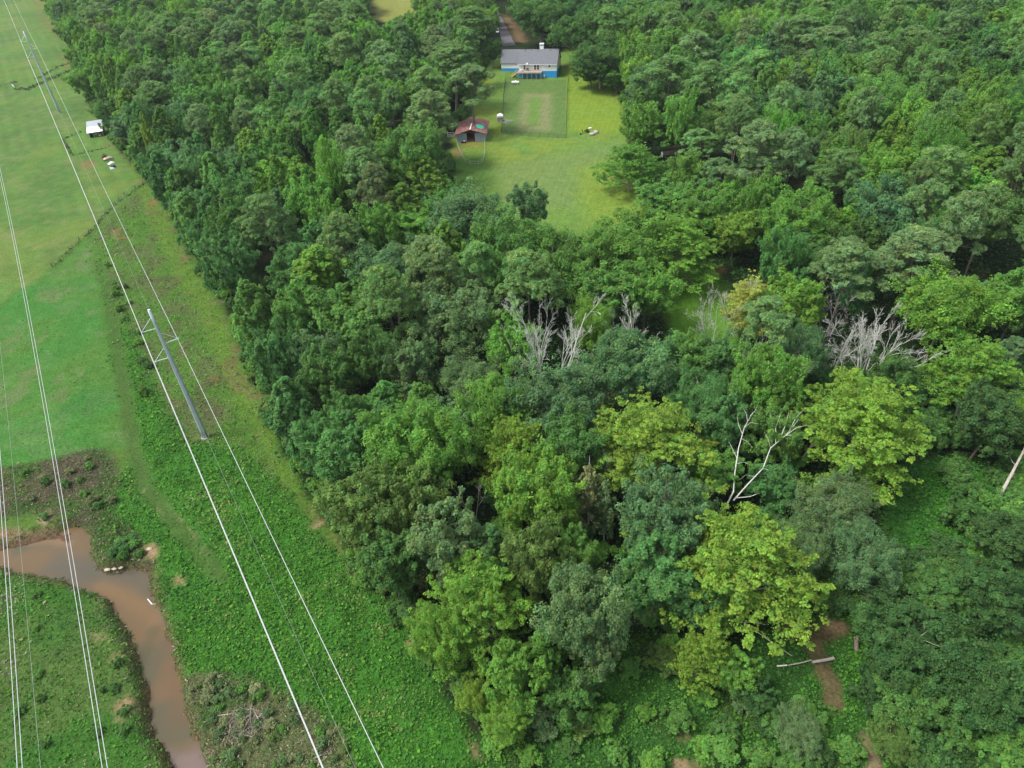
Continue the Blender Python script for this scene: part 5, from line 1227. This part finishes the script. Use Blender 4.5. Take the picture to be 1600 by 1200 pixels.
for s, nm in ((0, 'roof'), (1, 'roof')):
    x0, x1 = (-.7, BW/2) if s == 0 else (BW+.7, BW/2); za = bez-.2
    b = MB(); b.prism([(x0, -.9, za), (x1, -.9, brg), (x1, -.9, brg-.08), (x0, -.9, za-.08)], (0, BD+1.5, 0)); b.build(nm, M_rust, barn)
b = MB(); b.box((BW/2, 2.4, brg+.04), (.32, 6.6, .06)); b.build('ridge_cap', M_trim, barn)
for x in (BW*.33+.1, BW*.66-.1): b = MB(); b.box((x, .2, bez/2), (.2, .2, bez)); b.build('door_post', M_deckgrey, barn)
# tarp patch on the right slope
e_ = []; cx_t, cy_t = BW*.80, 4.6
for i in range(16):
    a_ = i/16*6.283; x = cx_t+1.5*math.cos(a_)*(1+.08*math.sin(3*a_)); y = cy_t+2.2*math.sin(a_)*(1+.1*math.cos(2*a_)); z_ = brg+(bez-.2-brg)*(x-BW/2)/(BW/2+.7)+.05; e_.append((x, y, z_))
b = MB(); b.prism(e_, (0, 0, .03)); tp = b.build('roof_tarp', simple('teal_tarp', (.02, .50, .30), .5), None); tp.location = bl; tp.rotation_euler = (0, 0, brz); tag(tp, 'teal green tarp lying on the right slope of the barn roof', 'tarp')
wallbox('clay_floor', BW*.34, BW*.65, .2, BD-.3, -.1, .08, M_red, barn)
# feed trough and bucket at the barn
e = thing('feed_trough', 'dark feed trough with a white bucket rim at the barn left panel', 'trough', tuple(bl+bxv*2.4-bnv*.9), brz)
b = MB(); b.box((0, 0, .3), (1.5, .6, .5)); b.build('tub', M_dark, e); b = MB(); b.tube([(.3, 0, .56), (.3, 0, .85)], [.2, .24], 10); b.build('bucket', M_trim, e)

def fence(name, label, pts, spacing, h, pr, m, rails, grp=None, post_cat='fence', rr=.02, zoff=0., jit=.0, mesh=0):
    w3 = [np.array([*gxy(*q), 0]) for q in pts]; e = thing(name, label, post_cat, (w3[0][0], w3[0][1], 0), 0, grp); o = w3[0]
    pos = []
    for a_, b_ in zip(w3[:-1], w3[1:]):
        L = np.linalg.norm(b_-a_); n = max(1, int(round(L/spacing)))
        for k in range(n): pos.append(a_+(b_-a_)*k/n)
    pos.append(w3[-1]); pm = None; fr = np.random.default_rng(len(pos))
    pos = [np.array([p[0]-o[0], p[1]-o[1], tz1(p[0], p[1])]) for p in pos]
    for p in pos[:100]:
        if pm is None: b = MB(); b.tube([(0, 0, -.2), (0, 0, h)], [pr, pr*.9], 6); ob = b.build('post', m, e, loc=tuple(p)); pm = ob.data
        else: ob = link('post', pm, e, tuple(p))
        ob.rotation_euler = (fr.normal()*jit, fr.normal()*jit, 0)
    T = Tubes()
    for z in rails: T.add(np.array(pos)+np.array([0, 0, z]), rr, 4)
    link('rail', T.mesh('rail', m), e)
    return e
M_pale = simple('pale_pipe', (.38, .44, .36), .5); M_postwood = simple('old_post_wood', (.10, .085, .06), .9)
fence('yard_fence', 'thin black wire fence around the striped rear yard', [(790, 126), (787, 150), (785.5, 180), (784, 208), (800, 211), (830, 213), (884.5, 216), (885.5, 180), (886.5, 150), (888, 122)], 3., 1.5, .045, M_dark, (.15, .5, .85, 1.2, 1.45), rr=.022)
fence('side_fence', 'short new wooden fence from the house corner to the black wire fence', [(871, 112.5), (880, 112.2), (888, 111.5)], 2., 1.1, .06, M_newwood, (.5, 1.0), rr=.05)
fence('pen_fence', 'curved pale pipe fence of the small pen in front of the barn', [(757.5, 222), (758, 236), (757, 247), (753, 255), (748, 258.5), (735, 257.5), (727, 254), (722, 245), (716, 232), (714, 224)], 2.2, 1.4, .05, M_pale, (.6, 1.35), rr=.035)
fence('field_fence', 'old wooden post fence between hay field and meadow', [(82, 418), (95, 408), (110, 392), (125, 376), (140, 364), (152, 350), (165, 336), (178, 322), (195, 306), (212, 295), (224, 288)], 4.5, 1.3, .10, M_postwood, (.4, .8, 1.15), rr=.018, jit=.07)
fence('far_field_fence', 'wire fence along the ditch in the far hay field', [(-60, 148), (0, 136), (18, 131), (30, 138), (44, 140), (62, 131), (90, 118), (115, 108)], 5., 1.2, .07, M_postwood, (.4, .8, 1.1), rr=.014, jit=.06)
fence('paddock_fence', 'low wire fence around the little paddock below the metal shed', [(126, 207), (98, 218), (112, 243), (116, 244), (150, 235), (182, 227)], 4., 1.2, .06, M_postwood, (.4, .8, 1.1), rr=.014, jit=.05)
# scrub along the fences
cover('fence_line_scrub', 'dark scrub growing along the field fences', lambda X, Y: np.maximum.reduce([Line([(82, 418), (110, 392), (140, 364), (152, 350), (178, 322), (224, 288)], .5, .5, .3)(X, Y)*.7, Line([(28, 139), (44, 140), (62, 131), (118, 107)], 1.4, 1., .6)(X, Y)*.6, Line([(98, 218), (113, 243), (182, 227)], .5, .4)(X, Y)*.5, Line([(98, 218), (126, 207)], .5, .4)(X, Y)*.5, Line([(-60, 148), (0, 136), (28, 128)], .6, .5)(X, Y)*.5, Line([(60, 122), (90, 105), (110, 98)], 1.2, 1)(X, Y)*.4]), (-330, -60, 100, 480), 7, .4, [(.04, .09, .03), (.05, .12, .03), dkb, (.08, .16, .045)], .7, 71, clump=2.)

# metal shed
sl0 = gp(141, 216); sr0 = gp(162.5, 212.5); sx_ = (sr0-sl0)/np.linalg.norm(sr0-sl0); SW = float(np.linalg.norm(sr0-sl0)); srz = math.atan2(sx_[1], sx_[0])
shed = thing('metal_shed', 'open metal shed with half white half grey roof in the hay field', 'shed', tuple(sl0), srz)
M_wroof = simple('white_metal_roof', (.85, .87, .9), .35, 0, .03, 2); M_groof = simple('grey_metal_roof', (.34, .37, .42), .45, .1, .1, 3); M_shed = simple('shed_wall_metal', (.30, .35, .40), .5, .1, .08, 2)
SD = 6.5; f0, f1 = 2.1, 4.6
wallbox('left_wall', 0, .1, 0, SD, -.2, f0-.02, M_shed, shed); wallbox('right_wall', SW-.1, SW, 0, SD, -.2, f0-.02, M_shed, shed); wallbox('back_wall', .11, SW-.11, SD-.1, SD, -.2, f1-.4, M_shed, shed)
for y0, y1, m in ((-.5, 3.2, M_wroof), (3.21, SD+.4, M_groof)):
    z0 = f0+(f1-f0)*(y0+.5)/(SD+.9); z1 = f0+(f1-f0)*(y1+.5)/(SD+.9)
    b = MB(); b.prism([(-.4, y0, z0), (-.4, y1, z1), (-.4, y1, z1+.08), (-.4, y0, z0+.08)], (SW+.8, 0, 0)); b.build('roof_sheet', m, shed)
for x in (.1, SW*.33, SW*.66, SW-.12): b = MB(); b.box((x, .05, f0/2), (.14, .14, f0)); b.build('front_post', M_shed, shed)
e = thing('hay_bale', 'tan bale lying in the mouth of the metal shed', 'bale', tuple(sl0+sx_*SW*.72+np.array([0, .4, 0])), srz); b = MB(); b.tube([(-.5, 0, .45), (.5, 0, .45)], [.45, .45], 14); b.build('bale', simple('straw', (.36, .28, .16), .95), e)
# debris heap below the shed: separate things
g_ = 'junk lying in the hay field below the metal shed'
def junk(px_, py_): return on(px_, py_)
e = thing('brush_heap', 'dark brown brush heap at the top of the junk in the hay field', 'brush heap', junk(164.5, 246.5), .3, g_)
T = Tubes(); r = np.random.default_rng(8)
for i in range(60): a_ = r.uniform(0, 6.28); q = r.uniform(0, 1.1); p = np.array([q*math.cos(a_), q*math.sin(a_), r.uniform(.0, .8)*(1.2-q)]); d_ = r.normal(size=3)*.6; T.add([p-d_, p, p+d_], [.04, .05, .03], 4)
link('sticks', T.mesh('sticks', simple('brown_sticks', (.10, .05, .035), .9)), e)
def sheet(name, label, px_, py_, sx2, sy2, rz, m, cat, hgt=.5, seed=0):
    P = junk(px_, py_); rg = np.random.default_rng(seed); n = 8; V = []; F = []
    for i in range(n+1):
        for j in range(n+1):
            u, v = i/n-.5, j/n-.5; edge = 1-max(abs(u), abs(v))*2; V.append((u*sx2, v*sy2, .06+hgt*(max(0, edge)**.6)*rg.uniform(.5, 1)))
    for i in range(n):
        for j in range(n): q = i*(n+1)+j; F.append((q, q+n+1, q+n+2, q+1))
    me = bpy.data.meshes.new(name); me.from_pydata(V, [], F); me.materials.append(m); me.polygons.foreach_set('use_smooth', np.ones(len(F), bool)); o = link(name, me, None, P, (0, 0, rz)); return tag(o, label, cat, g_)
sheet('crumpled_tarp', 'tan crumpled tarp just right of the brush heap', 168.5, 247.5, 1.5, 3.2, -.7, simple('tan_tarp', (.42, .34, .26), .7, 0, .2, 2), 'tarp', .7, 1)
sheet('crumpled_tarp', 'bright white crumpled tarp in the middle of the junk', 174, 255.5, 1.3, 2.3, -.5, M_trim, 'tarp', .8, 2)
sheet('crumpled_tarp', 'grey-white crumpled tarp at the lower end of the junk', 175.5, 263, 1.5, 2.8, .5, simple('grey_tarp', (.32, .36, .36), .7, 0, .2, 2), 'tarp', .6, 3)
e = thing('trailer_chassis', 'black metal frame lying between the tan and white tarps', 'trailer frame', junk(171, 252), .45, g_); b = MB()
for y in (-.5, .5): b.box((0, y, .55), (3.6, .16, .16))
for x in (-1.6, -.6, .6, 1.6): b.box((x, 0, .5), (.12, 1.2, .12)); b.box((x, .5, .2), (.1, .1, .5))
b.build('frame', M_dark, e)
e = thing('plastic_crate', 'small dark crate on the lower tarp of the junk', 'crate', junk(177.5, 262), .8, g_); b = MB(); b.box((0, 0, .5), (1.5, .9, .7)); b.build('crate', simple('dark_blue_crate', (.03, .05, .08), .6), e)
# coop with white arched top and pile of branches
P = gp(781.5, 190.5); e = thing('animal_hutch', 'small grey hutch with a white arched top on the lawn right of the barn', 'hutch', (P[0], P[1], 0), brz)
b = MB(); b.box((0, .9, .9), (2., 1.8, 1.8)); b.build('hutch_body', simple('grey_mesh_wall', (.22, .24, .26), .8), e)
b = MB(); pr_ = [(1.2*math.cos(t_), -.2, 1.8+.75*math.sin(t_)) for t_ in np.linspace(0, math.pi, 10)]; b.prism(pr_, (0, 2.2, 0)); b.build('arched_top', M_trim, e)
P = gp(790, 193); e = thing('branch_pile', 'pale leafless branches lying beside the white-topped hutch', 'branches', (P[0], P[1], .1), 0)
T = Tubes(); r = np.random.default_rng(18)
for i in range(34): a_ = r.normal(.3, .9); L = r.uniform(1, 3.4); p = np.array([r.normal()*.5, r.normal()*.8, r.uniform(0, .7)]); d_ = np.array([math.cos(a_), math.sin(a_), r.uniform(0, .5)])*L; T.add([p, p+d_*.5+r.normal(size=3)*.15, p+d_], [.05, .035, .015], 4)
link('branches', T.mesh('branches', M_deadgrey), e)
# white gate left of the barn
P = gp(700, 214.5); e = thing('white_gate', 'white square metal gate frame left of the barn', 'gate', (P[0], P[1], 0), brz+.1)
b = MB()
for x in (0, 2.4): b.box((x, 0, .9), (.14, .14, 1.8))
for z in (.15, .6, 1.05, 1.65): b.box((1.2, 0, z), (2.3, .07, .09))
b.build('gate_frame', M_trim, e)
# garden group on the right lawn
g_ = 'garden items on the right side of the lawn'
P = on(925.5, 211); rock((P[0], P[1], .4), (1.1, .8, .6), 31, M_greyrock, 'grey rock mound on the right side of the lawn', g_)
P = on(931, 208); rock((P[0], P[1], .3), (1.2, 1., .8), 33, M_greyrock, 'rounded grey boulder at the right end of the lawn garden', g_)
P = on(922.5, 201.5); rock((P[0], P[1], .3), (.8, .5, .4), 32, simple('white_stone', (.7, .68, .64), .8), 'white stone behind the grey rock mound on the lawn', g_)
shrub(*gxy(917, 207), .34, 'deep', 'small dark bush left of the grey rock mound on the lawn')
t = TREES[-1]; pr_ = PROTO[t['key']]; e = thing('shrub', t['label'], 'bush', (t['x'], t['y'], 0), 0, g_); e.scale = (t['s'], t['s'], t['sz']); c_ = link('foliage', pr_['crown'], e); c_.color = tuple(t['c'])+(1,); link('stem', pr_['trunk'], e)
P = on(910, 210); e = thing('old_plough', 'rusty old plough with a tall handle on the lawn', 'plough', P, .4, g_)
b = MB(); b.tube([(-.8, 0, .3), (.8, 0, .35)], [.1, .08], 6); b.tube([(.2, 0, .3), (-.2, .3, 1.9)], [.06, .05], 6); b.tube([(.2, 0, .3), (-.2, -.3, 1.9)], [.06, .05], 6); b.build('beam', simple('rusty_iron', (.11, .05, .03), .8), e)
b = MB(); b.tube([(-.7, -.06, .35), (-.7, .06, .35)], [.35, .35], 14); b.build('wheel', simple('rusty_wheel', (.12, .06, .04), .8), e)
P = on(978, 185); e = thing('yard_cart', 'small white yard cart at the right edge of the lawn', 'cart', P, .8)
b = MB(); b.box((0, 0, .55), (1.5, .9, .4)); b.build('tray', M_trim, e)
for y in (-.5, .5): b = MB(); b.tube([(0, y-.05, .3), (0, y+.05, .3)], [.3, .3], 12); b.build('wheel', M_tyre, e)
b = MB(); b.tube([(.7, 0, .5), (1.5, 0, .9)], [.04, .04], 6); b.build('handle', M_dark, e)
P = on(1034, 246); e = thing('old_tank', 'long rusty tank with a white end lying under the trees right of the lawn', 'tank', P, .12)
b = MB(); b.tube([(0, 0, 1.), (6.5, 0, 1.)], [.9, .9], 18); b.build('tank_shell', simple('rusty_grey_tank', (.20, .15, .12), .8, 0, .3, 1), e); b = MB(); b.tube([(-.14, 0, 1.), (-.05, 0, 1.), (-.01, 0, 1.)], [.5, .85, .92], 18); b.build('tank_end', M_trim, e)
for x in (1.2, 5.2): b = MB(); b.box((x, 0, .1), (.3, 1.4, .3)); b.build('cradle', M_deckgrey, e)
# neighbour's building among the trees
P = gp(600, 78); e = thing('grey_roofed_house', 'house with blue-grey roof half hidden in the woods left of the drive', 'house', (P[0], P[1], 0), .1)
wallbox('wall', -8, 8, 0, 8, -.3, 3, M_white, e); b = MB(); b.prism([(-8.5, -.6, 2.95), (-8.5, 4, 5.6), (-8.5, 8.6, 2.95), (-8.5, 8.6, 2.8), (-8.5, 4, 5.45), (-8.5, -.6, 2.8)], (17, 0, 0)); b.build('roof', simple('blue_grey_roof', (.27, .34, .42), .5, .1, .08, 1), e)
for x in (-4, 0, 4): window(x, 1.6, 1.2, 1.2, e, -.01)
wb_ = gxy(620, 5); 
# leaning boards in far meadow
P = on(20, 135); e = thing('field_gate', 'pale metal field gate standing open beside the far ditch', 'gate', P, -.9)
b = MB()
for x in (0, 4): b.box((x, 0, .7), (.12, .12, 1.5))
for z in (.3, .6, .9, 1.2): b.box((2, 0, z), (4, .06, .08))
b.build('gate_frame', M_trim, e)

# ------------------------------------------------------------------ thin haze between camera and the far woods
m = bpy.data.materials.new('thin_haze'); m.use_nodes = True; t = m.node_tree; t.nodes.clear()
o_ = t.nodes.new('ShaderNodeOutputMaterial'); v_ = t.nodes.new('ShaderNodeVolumePrincipled'); v_.inputs['Color'].default_value = (.86, .93, 1, 1); v_.inputs['Density'].default_value = .00007; v_.inputs['Anisotropy'].default_value = .2
t.links.new(v_.outputs[0], o_.inputs['Volume'])
b = MB(); b.box((0, 250, 47), (1400, 1400, 102)); hz_ = b.build('haze', m); tag(hz_, kind='stuff', label='thin pale summer haze over the whole scene')
